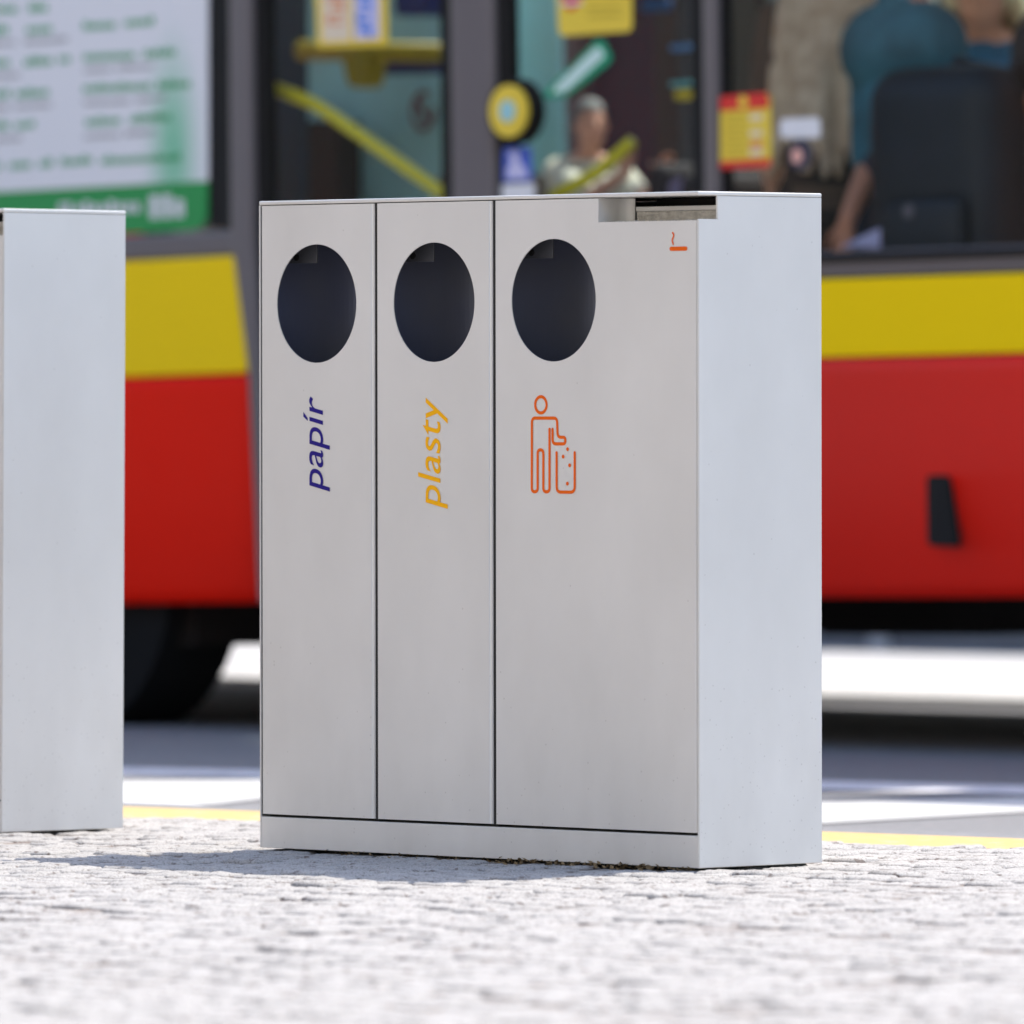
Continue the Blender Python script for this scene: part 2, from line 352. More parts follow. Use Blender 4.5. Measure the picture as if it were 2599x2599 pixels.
# ------------------------------------------------------------------ litter bins
PSI = R(46.802); W, D, H = 1.2131, .3206, 1.25
def text_mesh(txt, shear=.2, size=1):
    cu = bpy.data.curves.new('txt', 'FONT'); cu.body = txt; cu.shear = shear; cu.size = size; cu.space_character = 1.0; cu.resolution_u = 6; cu.offset = 0.002
    o = bpy.data.objects.new('txt', cu); COL.objects.link(o); dg = bpy.context.evaluated_depsgraph_get()
    me = bpy.data.meshes.new_from_object(o.evaluated_get(dg)); bpy.data.objects.remove(o); bpy.data.curves.remove(cu); return me
def vertical_text(txt, xbase, z0, z1, xheight, mat, parent, name='lettering'):
    """word running upwards on the door face; letters' feet on x = xbase"""
    me = text_mesh(txt); xs = [v.co.x for v in me.vertices]; a, b = min(xs), max(xs)
    ref = text_mesh('x', 0); xh = max(v.co.y for v in ref.vertices); bpy.data.meshes.remove(ref)
    for v in me.vertices:
        tx, ty = v.co.x, v.co.y
        v.co = (xbase - ty / xh * xheight, -.0006, z0 + (tx - a) / (b - a) * (z1 - z0))
    V2, F2 = [], []        # every face gets a hair of its own depth, so overlapping glyph strokes never coincide
    for i, p in enumerate(me.polygons):
        F2.append(tuple(range(len(V2), len(V2) + len(p.vertices))))
        V2 += [(me.vertices[k].co.x, -.0006 - i * 1.5e-6, me.vertices[k].co.z) for k in p.vertices]
    m2 = bpy.data.meshes.new(name); m2.from_pydata(V2, [], F2); bpy.data.meshes.remove(me)
    return link(name, m2, mat, parent)
def stroke(m, pts, w, y=-.0006, closed=False):
    """flat painted stroke of width w along pts in the x,z plane, with round ends"""
    pts = [Vector((p[0], p[1])) for p in pts]; n = len(pts); L = []; Rr = []
    for i in range(n):
        a = pts[i - 1] if (i > 0 or closed) else pts[i]; b = pts[(i + 1) % n] if (i < n - 1 or closed) else pts[i]
        d = (b - a).normalized(); q = Vector((-d.y, d.x)) * w / 2; L.append(pts[i] + q); Rr.append(pts[i] - q)
    for i in range(n if closed else n - 1):
        j = (i + 1) % n; m.quad((Rr[i].x, y, Rr[i].y), (Rr[j].x, y, Rr[j].y), (L[j].x, y, L[j].y), (L[i].x, y, L[i].y))
    if not closed:
        for p in (pts[0], pts[-1]): dot(m, p, w / 2, y - .0001)
def dot(m, p, r, y=-.0006):
    m.bm.faces.new([m.bm.verts.new((p[0] + r * math.cos(t * math.pi / 8), y, p[1] + r * math.sin(t * math.pi / 8))) for t in range(16)])

ORANGE = pm('orange_print', (.80, .125, .004), .6, spec=.15); BLUEP = pm('blue_print', (.022, .012, .20), .6, spec=.15); YELP = pm('yellow_print', (.93, .45, .002), .6, spec=.15)

def door_mesh(x0, x1, z0, z1, circ, rR=.009, cut=None):
    """sheet-metal door face at y=0 with a round hole, rounded right edge and folded returns; cut=(xc, zc) removes the top right corner"""
    m = MB(); cx, cz, r = circ; n = 96; q = r + .02; rl = .0015; xr = x1 - rR; xl = x0 + rl
    P = lambda x, z, y=0.0: (x, y, z)
    # ring between hole and its square
    C = [(cx + r * math.cos(2 * math.pi * k / n), cz + r * math.sin(2 * math.pi * k / n)) for k in range(n)]
    S = []
    for k in range(n):
        c, s = math.cos(2 * math.pi * k / n), math.sin(2 * math.pi * k / n); g = q / max(abs(c), abs(s)); S.append((cx + c * g, cz + s * g))
    for k in range(n):
        j = (k + 1) % n; m.quad(P(*C[j]), P(*C[k]), P(*S[k]), P(*S[j])); m.quad(P(*C[k]), P(*C[j]), P(C[j][0], C[j][1], .002), P(C[k][0], C[k][1], .002))
    R_ = lambda a, b, c, d: m.quad(P(a, c), P(b, c), P(b, d), P(a, d))
    top = z1
    R_(xl, xr, z0, cz - q); R_(xl, cx - q, cz - q, cz + q)
    if cut:
        xc, zc = cut
        R_(cx + q, xr, cz - q, cz + q) if zc >= cz + q else None
        R_(xl, xc, cz + q, top); R_(xc, xr, cz + q, zc)
        m.quad(P(xc, zc), P(xr + rR, zc), P(xr + rR, zc, .03), P(xc, zc, .03)); m.quad(P(xc, zc), P(xc, zc, .03), P(xc, top, .03), P(xc, top))
        ztr = zc
    else:
        R_(cx + q, xr, cz - q, cz + q); R_(xl, xr, cz + q, top); ztr = top
    # edges: small round left, bigger round right, then straight returns
    def fold(xe, sgn, rad, ze):
        prof = [(xe - sgn * rad, 0)] + [(xe - sgn * rad + sgn * rad * math.sin(t * math.pi / 12), rad - rad * math.cos(t * math.pi / 12)) for t in range(1, 7)] + [(xe, .022)]
        for (a, ya), (b, yb) in zip(prof, prof[1:]):
            f = m.quad((a, ya, z0), (b, yb, z0), (b, yb, ze), (a, ya, ze)); f.smooth = True
    fold(x1, 1, rR, ztr); fold(x0, -1, rl, top)
    m.quad((x0, .001, z0), (x0, .022, z0), (x1, .022, z0), (x1 - rR, .0, z0))
    m.quad((x0, .001, top), (x0, .022, top), (x1 if not cut else cut[0], .022, top), (x1 - rR if not cut else cut[0], .0, top))
    bmesh.ops.remove_doubles(m.bm, verts=m.bm.verts, dist=1e-5); bmesh.ops.recalc_face_normals(m.bm, faces=m.bm.faces)
    return m.mesh('door')

def litter_bin(Mw, label, notch_d=.0486, notch_z=1.199, cigx=-.2660):
    root = empty('litter_bin', Mw, label, 'litter bin', 'silver three part recycling bins on the pavement')
    T = .0036
    # case: sides, back, plinth, lid
    m = MB(); m.box(-W, -W + T, 0, D, .004, H - .008)
    m.build('side_panel', SILVER, root)
    m = MB(); pts = [(0, .004), (D, .004), (D, H - .008), (notch_d, H - .008), (notch_d, notch_z), (0, notch_z)] if notch_d > 0 else [(0, .004), (D, .004), (D, H - .008), (0, H - .008)]
    b = bmesh.new(); f = b.faces.new([b.verts.new((-T, y, z)) for y, z in pts]); r = bmesh.ops.extrude_face_region(b, geom=[f])
    for g in r['geom']:
        if isinstance(g, bmesh.types.BMVert): g.co.x = 0
    bmesh.ops.recalc_face_normals(b, faces=b.faces)
    bmesh.ops.bevel(b, geom=[e for e in b.edges if abs(e.verts[0].co.x) < 1e-6 and abs(e.verts[1].co.x) < 1e-6], offset=.0012, segments=2, affect='EDGES'); m.join(b)
    m.build('side_panel', SILVER, root)
    MB().box(-W + T, -T, D - T, D - .0005, .004, H - .008).build('back_panel', SILVER, root)
    MB().box(-W + T + .0002, -T - .0002, .0004, .03, .004, .0635, .0008).build('plinth', SILVER, root)
    MB().box(-W, 0, -.0003, D, H - .0075, H, .0018).build('lid', SILVER, root)
    m = MB(); m.box(-W + .05, -.05, .04, D - .04, -.03, .02); m.build('base_frame', black, root)
    # inner body seen through the gaps
    m = MB(); m.box(-W + T, -.2665, .024, .05, .064, H - .012); m.box(-.2665, -T, .024, .05, .064, 1.19)
    # leave holes: replaced by four frames round every opening
    m.bm.free()
    circs = [(-1.0483, 1.0515, .1135), (-.7170, 1.0515, .1130), (-.3879, 1.0526, .1145)]
    rng = [(-1.2058, -.8868), (-.8762, -.5578), (-.5468, -.0062)]
    Zb, Zt = .0690, H - .0092
    fr = MB()
    bars = [(-W + T, -1.196), (-.893, -.866), (-.563, -.536), (-.018, -T)]
    for a, b2 in bars: fr.box(a, b2, .023, .06, .064, Zt if b2 < -.1 else 1.19)
    fr.box(-1.196, -.018, .023, .06, .064, .085)
    fr.box(-1.196, -.2665, .023, .06, H - .03, H - .008)
    fr.build('inner_frame', black, root)
    for a, b2, zt in ((-W + T, -1.2062, Zt), (-.8864, -.8767, Zt), (-.5574, -.5472, Zt), (-.0058, -T, 1.19)): MB().box(a, b2, .002 if a < -1 else .0045, .022, Zb - .003, zt).build('gap_shade', black, root)  # black strips added for the shade inside the door gaps
    for i, ((a, b2), c) in enumerate(zip(rng, circs)):
        me = door_mesh(a, b2, Zb, Zt, c, rR=.006 if i < 2 else .0025, cut=(cigx, 1.1965) if i == 2 else None)
        dr = link('door', me, SILVER, root)
        dr['label'] = ['narrow door for paper marked papír', 'narrow door for plastics marked plasty', 'wide door with the orange litter pictogram'][i]
        # rim sheet edge
        # dark curved liner behind the opening
        ln = MB(); cxc = c[0]; hw = c[2] + .045; hw = min(hw, .145); zt2 = 1.215 if i < 2 else 1.185; N = 60
        prof = []
        for k in range(N + 1):
            t = math.pi * k / N; prof.append((cxc - hw * math.cos(t), .03 + .215 * math.sin(t) ** .7))
        for (xa, ya), (xb, yb) in zip(prof, prof[1:]):
            f = ln.quad((xa, ya, .3), (xb, yb, .3), (xb, yb, zt2), (xa, ya, zt2)); f.smooth = True
        ln.bm.faces.new([ln.bm.verts.new((x, y, .3)) for x, y in prof]); ln.bm.faces.new([ln.bm.verts.new((x, y, zt2)) for x, y in prof])
        ln.build('liner', dark_in, root)
        # hinge bracket with screw, top left of the opening
        hb = MB(); hb.box(cxc - .165, cxc - .054, .05, .053, c[1] + c[2] - .035, c[1] + c[2] + .03, .001)
        bk = hb.build('bracket', pm('bracket_grey', (.10, .107, .125), .5, .3), root)
        MB().cyl((cxc - .111, .047, c[1] + c[2] - .024), .0062, 'y', .004, 20).build('screw', black, bk)
        if i == 0: vertical_text('papír', -1.0300, .6914, .8738, .0385, BLUEP, dr)
        if i == 1: vertical_text('plasty', -.6992, .6608, .8711, .0405, YELP, dr)
        if i == 2:
            pg = MB(); w = .0060
            hd = [(-.4220 + .0155 * math.cos(t), .8573 + .0152 * math.sin(t)) for t in [2 * math.pi * k / 28 for k in range(28)]]
            stroke(pg, hd, w, closed=True)
            arm = round_open([(-.3903, .8115), (-.3903, .7844), (-.3557, .7844), (-.3557, .7967), (-.3764, .7967), (-.3782, .8324), (-.4464, .8324), (-.4471, .6946), (-.4311, .6946), (-.4310, .7730), (-.4155, .7730), (-.4156, .6946), (-.3987, .6946), (-.3985, .8115)], .0085)
            stroke(pg, arm, w, y=-.0007)
            stroke(pg, round_open([(-.3793, .7678), (-.3793, .6943), (-.3304, .6943), (-.3303, .7680)], .011), w, y=-.0008)
            for p in [(-.3495, .7745), (-.3615, .7606), (-.3438, .7444), (-.3501, .7103)]: dot(pg, p, .0037, -.0009)
            pg.build('litter_pictogram', ORANGE, dr)
            cg = MB(); stroke(cg, [(-.0718, 1.1448), (-.0325, 1.1448)], .0078)
            sm = [(-.0675, 1.1742), (-.0652, 1.1722), (-.0645, 1.1695), (-.0655, 1.1665), (-.0672, 1.1640), (-.0686, 1.1612), (-.0684, 1.1585), (-.0668, 1.1560), (-.0661, 1.1532)]
            stroke(cg, sm, .0034, y=-.0008); cg.build('cigarette_pictogram', ORANGE, dr)
    # ashtray recess under the lid
    zc = 1.1968
    at = MB(); at.box(cigx + .0005, -.0048, .0305, .125, zc - .012, zc - .003); at.build('ashtray_floor', pm('dusty_metal', (.60, .57, .51), .75, .1, var=.2, vscale=70, bump=.6, bscale=200), root)
    cv = MB(); pr = [(cigx + .0005, .0006), (cigx + .0005, .045)] + [(cigx + .0005 + .022 - .022 * math.cos(t * math.pi / 16), .045 + .028 * math.sin(t * math.pi / 16)) for t in range(1, 9)]
    for (xa, ya), (xb, yb) in zip(pr, pr[1:]):
        f = cv.quad((xa, ya, zc), (xb, yb, zc), (xb, yb, H - .0085), (xa, ya, H - .0085)); f.smooth = True
    bmesh.ops.remove_doubles(cv.bm, verts=cv.bm.verts, dist=1e-5)
    cv.build('recess_wall', SILVER, root)
    bw = MB(); bw.box(cigx + .03, -.0052, .070, .074, zc - .003, 1.2165, .0005)
    bw.build('ashtray_bowl', pm('dusty_metal', (.6, .55, .46)), root)
    MB().box(cigx + .03, -.0052, .067, .082, 1.2168, 1.2255, .001).build('bowl_rim', SILVER, root)
    MB().box(cigx + .001, -.0052, .15, .153, zc - .01, H - .009).build('recess_back', black, root)
    gm = MB()
    for k in range(60):
        x = random.uniform(cigx, -.005); gm.ball((x, random.uniform(.0, .02), zc + .0006), random.uniform(.0006, .0016), (1.3, 1, .7), 6)
    tag(gm.build('ash_grit', pm('ash', (.5, .48, .44), .9), root), kind='stuff')
    return root
def round_open(pts, r, n=6):
    out = [pts[0]]
    for i in range(1, len(pts) - 1):
        p = Vector(pts[i]); a = Vector(pts[i - 1]) - p; b = Vector(pts[i + 1]) - p; rr = min(r, a.length * .48, b.length * .48)
        p1 = p + a.normalized() * rr; p2 = p + b.normalized() * rr
        for k in range(n + 1):
            t = k / n; out.append(tuple((1 - t) ** 2 * p1 + 2 * t * (1 - t) * p + t * t * p2))
    out.append(pts[-1]); return out

A1 = Vector((.3435, 18.2397, 0))
M1 = Matrix.Translation(A1) @ Matrix.Rotation(-PSI, 4, 'Z')
bin1 = litter_bin(M1, 'silver three-door recycling bin standing whole in the middle, marked papír and plasty')
A2 = ground(4, 2117.6)
M2 = Matrix.Translation(A2) @ Matrix.Rotation(R(.35), 4, 'Y') @ Matrix.Rotation(-PSI - R(.2), 4, 'Z')
bin2 = litter_bin(M2, 'silver recycling bin cut off by the left edge, showing its plain side', notch_d=0)

# dry moss and grit gathered along the foot of the front
def moss():
    m = MB()
    for k in range(420):
        u = -random.random() ** 1.6 * 1.0 - .02; v = -abs(random.gauss(0, .022)) + .012
        p = M1 @ Vector((u, v, 0)); r = random.uniform(.002, .0065) * (1.3 if -.55 < u < -.1 else .7)
        a = random.uniform(0, 6.28); q = Vector((math.cos(a), math.sin(a), 0)) * r
        t = Vector((-q.y, q.x, 0)) * .5; z = random.uniform(-.006, .004)
        m.quad(p + q + Vector((0, 0, z)), p + t + Vector((0, 0, z + r * .6)), p - q + Vector((0, 0, z + r * .9)), p - t + Vector((0, 0, z)))
    tag(m.build('dry_moss', pm('moss', (.10, .065, .03), .95, vcolor=(.22, .15, .07), vscale=90)), 'brown dry moss and grit along the foot of the middle bin', 'moss', kind='stuff')
moss()

# ------------------------------------------------------------------ the bus
def frame_at(px, Z0, yaw, slope):
    d = ray(px, 1000); P = CAM + d * (Z0 / d.y); P.z = 0
    X = Vector((math.cos(yaw), -math.sin(yaw), slope)).normalized(); Y = Vector((math.sin(yaw), math.cos(yaw), 0)); Zv = X.cross(Y)
    return Matrix(((X.x, Y.x, Zv.x, P.x), (X.y, Y.y, Zv.y, P.y), (X.z, Y.z, Zv.z, P.z), (0, 0, 0, 1)))
MBUS = frame_at(2089, 27.2, R(44.64), .0141); INV = MBUS.inverted()
def hit(px, py, y=0.0, inv=INV):
    o = inv @ CAM; d = inv.to_3x3() @ ray(px, py); t = (y - o.y) / d.y; p = o + d * t; return (p.x, p.z)
XJ, _ = hit(640, 1000); PJ = MBUS @ Vector((XJ, 0, 0)); PJ.z = 0
_X = Vector((math.cos(R(50)), -math.sin(R(50)), .0198)).normalized(); _Y = Vector((math.sin(R(50)), math.cos(R(50)), 0)); _Z = _X.cross(_Y)
MLW = Matrix(((_X.x, _Y.x, _Z.x, PJ.x), (_X.y, _Y.y, _Z.y, PJ.y), (_X.z, _Y.z, _Z.z, PJ.z), (0, 0, 0, 1)))
ML = INV @ MLW; INVL = MLW.inverted()
hl = lambda px, py, y=0.0: hit(px, py, y, INVL)
BW = 3.05; XR = 5.2; XLE = -4.4
bus = empty('city_bus', MBUS, 'red and yellow city bus waiting behind the bins', 'bus')
RED = pm('red_paint', (.88, .012, .002), .5, spec=.12, coat=.03); YEL = pm('yellow_body_paint', (1.0, .68, .0005), .5, spec=.12)
MAUVE = pm('mauve_grey_frame', (.14, .12, .122), .45, coat=.2); RUB = pm('black_rubber', (.013, .012, .011), .7, spec=.2)
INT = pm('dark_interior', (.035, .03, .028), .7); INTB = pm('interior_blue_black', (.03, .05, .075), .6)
zSk = hit(2300, 1518)[1]; zR = hit(2089, 910.7)[1]; zY = hit(2089, 706.8)[1]; zG = hit(2300, 632)[1]; zT = 2.55
def bp(name, pts, y0, y1, mat, M=None, bev=0, corner=0, parent=None):
    return MB().prism(pts, y0, y1, bev=bev, corner=corner).build(name, mat, parent or bus, M)
xw0 = hit(1836, 400)[0]; xw1 = XR - .25
# lower panels on the right of the doors
xd1 = hit(1800, 600)[0]
def curved_panel(xz, name, mat, M=None):
    """body panel that bellies out a little and tucks in towards the skirt; xz = left and right edge x at the bottom and top"""
    (xb0, xb1, zb), (xt0, xt1, zt_) = xz; n = 16; P = []
    for i in range(n + 1):
        t = i / n; y = -.03 + .045 * max(0, 1 - t / .75) ** 2.2; P.append((xb0 + (xt0 - xb0) * t, xb1 + (xt1 - xb1) * t, y, zb + (zt_ - zb) * t))
    m = MB()
    for a, b2 in zip(P, P[1:]):
        f = m.quad((a[0], a[2], a[3]), (a[1], a[2], a[3]), (b2[1], b2[2], b2[3]), (b2[0], b2[2], b2[3])); f.smooth = True
        for k in (0, 1): m.quad((a[k], a[2], a[3]), (b2[k], b2[2], b2[3]), (b2[k], .05, b2[3]), (a[k], .05, a[3]))
    a = P[0]; m.quad((a[0], a[2], a[3]), (a[1], a[2], a[3]), (a[1], .05, a[3]), (a[0], .05, a[3])); a = P[-1]; m.quad((a[0], a[2], a[3]), (a[1], a[2], a[3]), (a[1], .05, a[3]), (a[0], .05, a[3]))
    bmesh.ops.remove_doubles(m.bm, verts=m.bm.verts, dist=1e-5); bmesh.ops.recalc_face_normals(m.bm, faces=m.bm.faces)
    return m.build(name, mat, bus, M)
red1 = curved_panel(((xd1, XR, zSk), (xd1, XR, zR - .002)), 'red_panel', RED)
yel1 = bp('yellow_panel', rect(xd1, XR, zR + .002, zY - .003), -.028, .02, YEL, bev=.008)
bp('window_sill', rect(xd1, XR, zY, zG), -.022, .03, MAUVE, bev=.012)
bp('window_sill', rect(xd1, XR, zG - .03, zG - .006), -.034, -.0225, RUB)
# left end of the bus
lzSk = hl(500, 1531)[1]; lzR = hl(480, 957)[1]; lzY = hl(480, 659)[1]; lzG = hl(440, 592)[1]
lt = lambda x, y: hl(x, y)
curved_panel(((XLE, lt(676, 1531)[0], lzSk), (XLE, lt(649, 951)[0], lzR)), 'red_panel', RED, ML)
bp('yellow_panel', [(XLE, lzR + .004), lt(649, 947), lt(634, 648), (XLE, lzY - .004)], -.028, .02, YEL, ML, bev=.01, corner=.03)
bp('window_sill', [(XLE, lzY), lt(620, 646), lt(606, 585), (XLE, lzG)], -.02, .03, MAUVE, ML, bev=.01)
bp('window_pillar', [hl(708, 1531), hl(660, 600), hl(652, -260), hl(600, -260), hl(606, 600), hl(651, 951), hl(678, 1531)], -.035, .05, MAUVE, ML, bev=.012)
bp('window_border', [hl(606, 585), hl(606, -260), hl(533, -260), hl(533, 575)], -.004, .02, RUB, ML)
bp('window_pane', [(XLE + .1, lzG), hl(533, 580), hl(533, -260), (XLE + .1, hl(533, -260)[1])], .006, .012, GLASS, ML)
bp('roof_edge', rect(XLE, 0, zT + .05, 3.15), -.03, .03, RED, ML, bev=.02)
# poster on the left window
POST = bpy.data.materials.new('poster_print'); POST.use_nodes = True
def poster_mat():
    nt = POST.node_tree; b = nt.nodes['Principled BSDF']; L = nt.links.new; tc = nt.nodes.new('ShaderNodeTexCoord'); sp = nt.nodes.new('ShaderNodeSeparateXYZ'); L(tc.outputs['Object'], sp.inputs[0])
    x0, z0 = hl(445, 380)
    mp = nt.nodes.new('ShaderNodeMapping'); mp.inputs['Location'].default_value = (-x0, 0, -z0); L(tc.outputs['Object'], mp.inputs[0])
    mp2 = nt.nodes.new('ShaderNodeMapping'); mp2.inputs['Scale'].default_value = (6.5, 0, 2.6); L(mp.outputs[0], mp2.inputs[0])
    ln = nt.nodes.new('ShaderNodeVectorMath'); ln.operation = 'LENGTH'; L(mp2.outputs[0], ln.inputs[0])
    r = nt.nodes.new('ShaderNodeMapRange'); r.interpolation_type = 'SMOOTHSTEP'; r.inputs[1].default_value = 1.1; r.inputs[2].default_value = 0; L(ln.outputs['Value'], r.inputs[0])
    mx = nt.nodes.new('ShaderNodeMix'); mx.data_type = 'RGBA'; L(r.outputs[0], mx.inputs[0]); mx.inputs[6].default_value = (.82, .81, .82, 1); mx.inputs[7].default_value = (.22, .58, .36, 1)
    L(mx.outputs[2], b.inputs['Base Color']); b.inputs['Roughness'].default_value = .5
poster_mat()
GRN = pm('green_print', (.008, .30, .06), .5); GRNL = pm('green_ink', (.03, .36, .11), .5); GREY = pm('grey_ink', (.33, .31, .31), .5); WHT = pm('white_print', (.80, .79, .80), .5)
po = bp('poster', [hl(-420, 522), hl(0, 487), hl(533, 459), hl(533, -260), hl(-420, -260)], -.008, -.002, POST, ML)
MB().prism([hl(-420, 640), hl(0, 607), hl(325, 592), hl(490, 585), hl(518, 576), hl(531, 555), hl(533, 460), hl(0, 488), hl(-420, 523)], -.010, -.001).build('green_band', GRN, po)
po['label'] = 'white and green notice covering the left window'
def words(parent, M_hit, spans, hpx, mat, name='lettering', y=-.0125, upright=True, pitch=13):
    """illegible small lettering as rows of short strokes; spans = (x0, y0, x1, y1) pixel baselines of each word"""
    m = MB(); rn = random.Random(3)
    for x0, y0, x1, y1 in spans:
        n = max(2, int((x1 - x0) / pitch))
        for k in range(n):
            a = (k + .12) / n; b = (k + .88) / n; tall = hpx * (1.35 if rn.random() < .25 else 1)
            xa, xb = x0 + (x1 - x0) * a, x0 + (x1 - x0) * b; ya, yb = y0 + (y1 - y0) * a, y0 + (y1 - y0) * b
            wst = (xb - xa) * .46
            for (p, q) in ((xa, xa + wst), (xb - wst, xb)):
                P = [M_hit(p, ya), M_hit(q, ya), M_hit(q, ya - tall), M_hit(p, ya - tall)]; m.quad(*[(c[0], y, c[1]) for c in P])
            t0 = rn.choice((0, .5, .8)); P = [M_hit(xa, ya - hpx * t0), M_hit(xb, yb - hpx * t0), M_hit(xb, yb - hpx * (t0 + .2)), M_hit(xa, ya - hpx * (t0 + .2))]
            m.quad(*[(c[0], y - .0002, c[1]) for c in P])
    return tag(m.build(name, mat, parent), kind='stuff')
gs = [(-120, 36, 50, 32), (78, 31, 128, 28), (-90, 90, 26, 86), (72, 86, 138, 82), (216, 76, 300, 72), (322, 68, 398, 62), (-100, 172, 30, 168), (66, 168, 140, 162), (155, 160, 185, 158), (216, 155, 350, 149), (370, 148, 452, 140),
      (-90, 252, 30, 248), (44, 248, 130, 243), (216, 235, 390, 228), (405, 227, 490, 221), (-100, 332, 30, 328), (45, 328, 95, 322), (222, 320, 312, 315), (335, 314, 440, 304),
      (-90, 432, 10, 430), (30, 430, 85, 425), (105, 425, 140, 422), (160, 421, 240, 415), (262, 418, 465, 408)]
words(po, hl, gs, 16, GRNL, 'green_lettering', -.0092)
ws = [(-80, 118, 45, 112), (68, 112, 178, 104), (-90, 200, 55, 196), (218, 184, 290, 180), (300, 178, 395, 172), (-80, 281, 30, 278), (44, 276, 138, 270), (218, 266, 335, 262), (350, 260, 425, 252), (-80, 362, 62, 356), (220, 352, 310, 347), (322, 346, 400, 339)]
words(po, hl, ws, 9, GREY, 'grey_lettering', -.0092, pitch=9)
words(po, hl, [(155, 548, 190, 545), (196, 545, 365, 538)], 24, WHT, 'white_lettering', -.0114, pitch=20)
words(po, hl, [(384, 555, 478, 550)], 44, WHT, 'white_lettering', -.0114, pitch=30)

# doors between the pillars
def leaf(pxl, pxr, name='door'):
    xl, xr = hit(pxl, 300)[0], hit(pxr, 300)[0]; z0 = .42; t = .035
    f = MB()
    for a in (rect(xl, xl + .05, z0, zT), rect(xr - .05, xr, z0, zT), rect(xl + .051, xr - .051, z0, z0 + .1), rect(xl + .051, xr - .051, zT - .08, zT)): f.prism(a, -.012, .03, bev=.005)
    dr = f.build(name, RUB, bus)
    MB().prism(rect(xl + .045, xr - .045, z0 + .09, zT - .07), .002, .009).build('window_pane', GLASS, dr)
    return dr, xl, xr
d1, d1l, d1r = leaf(655, 1157); d2, d2l, d2r = leaf(1271, 1796)
for a, b2 in ((1157, 1271), (1796, 1836)):
    bp('window_pillar', rect(hit(a, 300)[0] + .003, hit(b2, 300)[0] - .003, .36, zT), -.03, .05, MAUVE, bev=.018)
bp('window_border', rect(hit(1836, 300)[0], hit(1848, 300)[0], zG, zT), -.006, .02, RUB)
bp('window_pane', rect(hit(1848, 300)[0], xw1, zG, zT - .05), .006, .012, GLASS)
bp('window_pillar', rect(xw1, XR, zG, zT), -.03, .05, MAUVE, bev=.018)
bp('door_sill', rect(XJ + .05, xd1 - .01, zSk, .418), -.02, .03, MAUVE, bev=.01)
bp('roof_edge', rect(XJ + .03, XR, zT + .005, 3.15), -.03, .03, RED, bev=.02)
# vent in the red panel
v = bp('vent', [hit(2376, 1385), hit(2456, 1388), hit(2430, 1206), hit(2374, 1206)], -.036, -.026, RUB, corner=.02)
for k in range(6):
    ya = 1225 + k * 26; MB().prism([hit(2382, ya + 14), hit(2428 + k * 4, ya + 14), hit(2426 + k * 4, ya + 4), hit(2382, ya + 4)], -.040, -.036).build('slat', pm('vent_slat', (.02, .021, .026), .5, spec=.2), v)
# body shell: floor, roof, far wall with windows, ends
def shell(M, x0, x1, pillars, far=True):
    FZ = .45
    MB().box(x0, x1, .05, BW - .05, FZ - .06, FZ).build('floor', pm('floor_grey', (.40, .40, .39), .7, var=.15), bus, M)
    ya, yb = .95, BW - .3; hs = [(x0 + (i + .5) * (x1 - x0) / 3 - .75, x0 + (i + .5) * (x1 - x0) / 3 + .75) for i in range(3)]
    rf = pm('pale_roof', (.55, .55, .52), .6); cl = pm('ceiling_white', (.78, .78, .76), .6)
    for nm, mt, za, zb in (('roof', rf, 3.152, 3.25), ('ceiling', cl, 2.6, 2.64)):
        m_ = MB(); m_.box(x0, x1, -.02 if nm == 'roof' else .05, ya, za, zb); m_.box(x0, x1, yb, BW + (.02 if nm == 'roof' else -.05), za, zb)
        xs = [x0] + [v for h in hs for v in h] + [x1]
        for i in range(0, len(xs), 2): m_.box(xs[i], xs[i + 1], ya + .0005, yb - .0005, za, zb)
        m_.build(nm, mt, bus, M)
    for a, b2 in hs:
        h_ = MB().box(a - .03, b2 + .03, ya - .03, yb + .03, 3.252, 3.262).build('added_hatch', GLASS, bus, M)  # glazed openings added in the unseen roof to let sun inside
        m_ = MB(); m_.box(a - .02, a, ya, yb, 2.642, 3.15); m_.box(b2, b2 + .02, ya, yb, 2.642, 3.15); m_.box(a, b2, ya - .02, ya, 2.642, 3.15); m_.box(a, b2, yb, yb + .02, 2.642, 3.15); m_.build('added_hatch_lining', cl, h_)
    z1 = 1.42
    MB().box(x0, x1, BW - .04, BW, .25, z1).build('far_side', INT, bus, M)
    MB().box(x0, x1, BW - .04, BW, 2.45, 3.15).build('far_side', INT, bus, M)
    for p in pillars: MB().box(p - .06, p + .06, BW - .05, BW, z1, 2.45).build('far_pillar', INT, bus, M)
    MB().box(x0, x1, BW - .025, BW - .018, z1, 2.45).build('far_pane', GLASS, bus, M)
shell(None, XJ + .02, XR, [XJ + .2, -1.2, .15, 1.45, 2.7, 4.0, XR - .07])
shell(ML, XLE, -.02, [XLE + .1, -3.0, -1.6, -.25])
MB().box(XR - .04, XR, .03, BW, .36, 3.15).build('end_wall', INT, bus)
MB().box(XLE, XLE + .04, .03, BW, .36, 3.15).build('end_wall', RED, bus, ML)
for x0, x1, h in ((XJ + .3, -1.2, 4.25), (-1.1, 2.2, 4.35), (2.4, XR - .2, 4.2)):  # unseen boxes, height made up to lengthen the bus shadow
    MB().box(x0, x1, .06, .85, 3.268, h + .6, .06).build('roof_shadow_box', pm('pale_roof', (.55, .55, .52)), bus)
MB().box(XLE + .3, -.3, .06, .85, 3.268, 4.85, .06).build('roof_shadow_box', pm('pale_roof', (.55, .55, .52)), bus, ML)
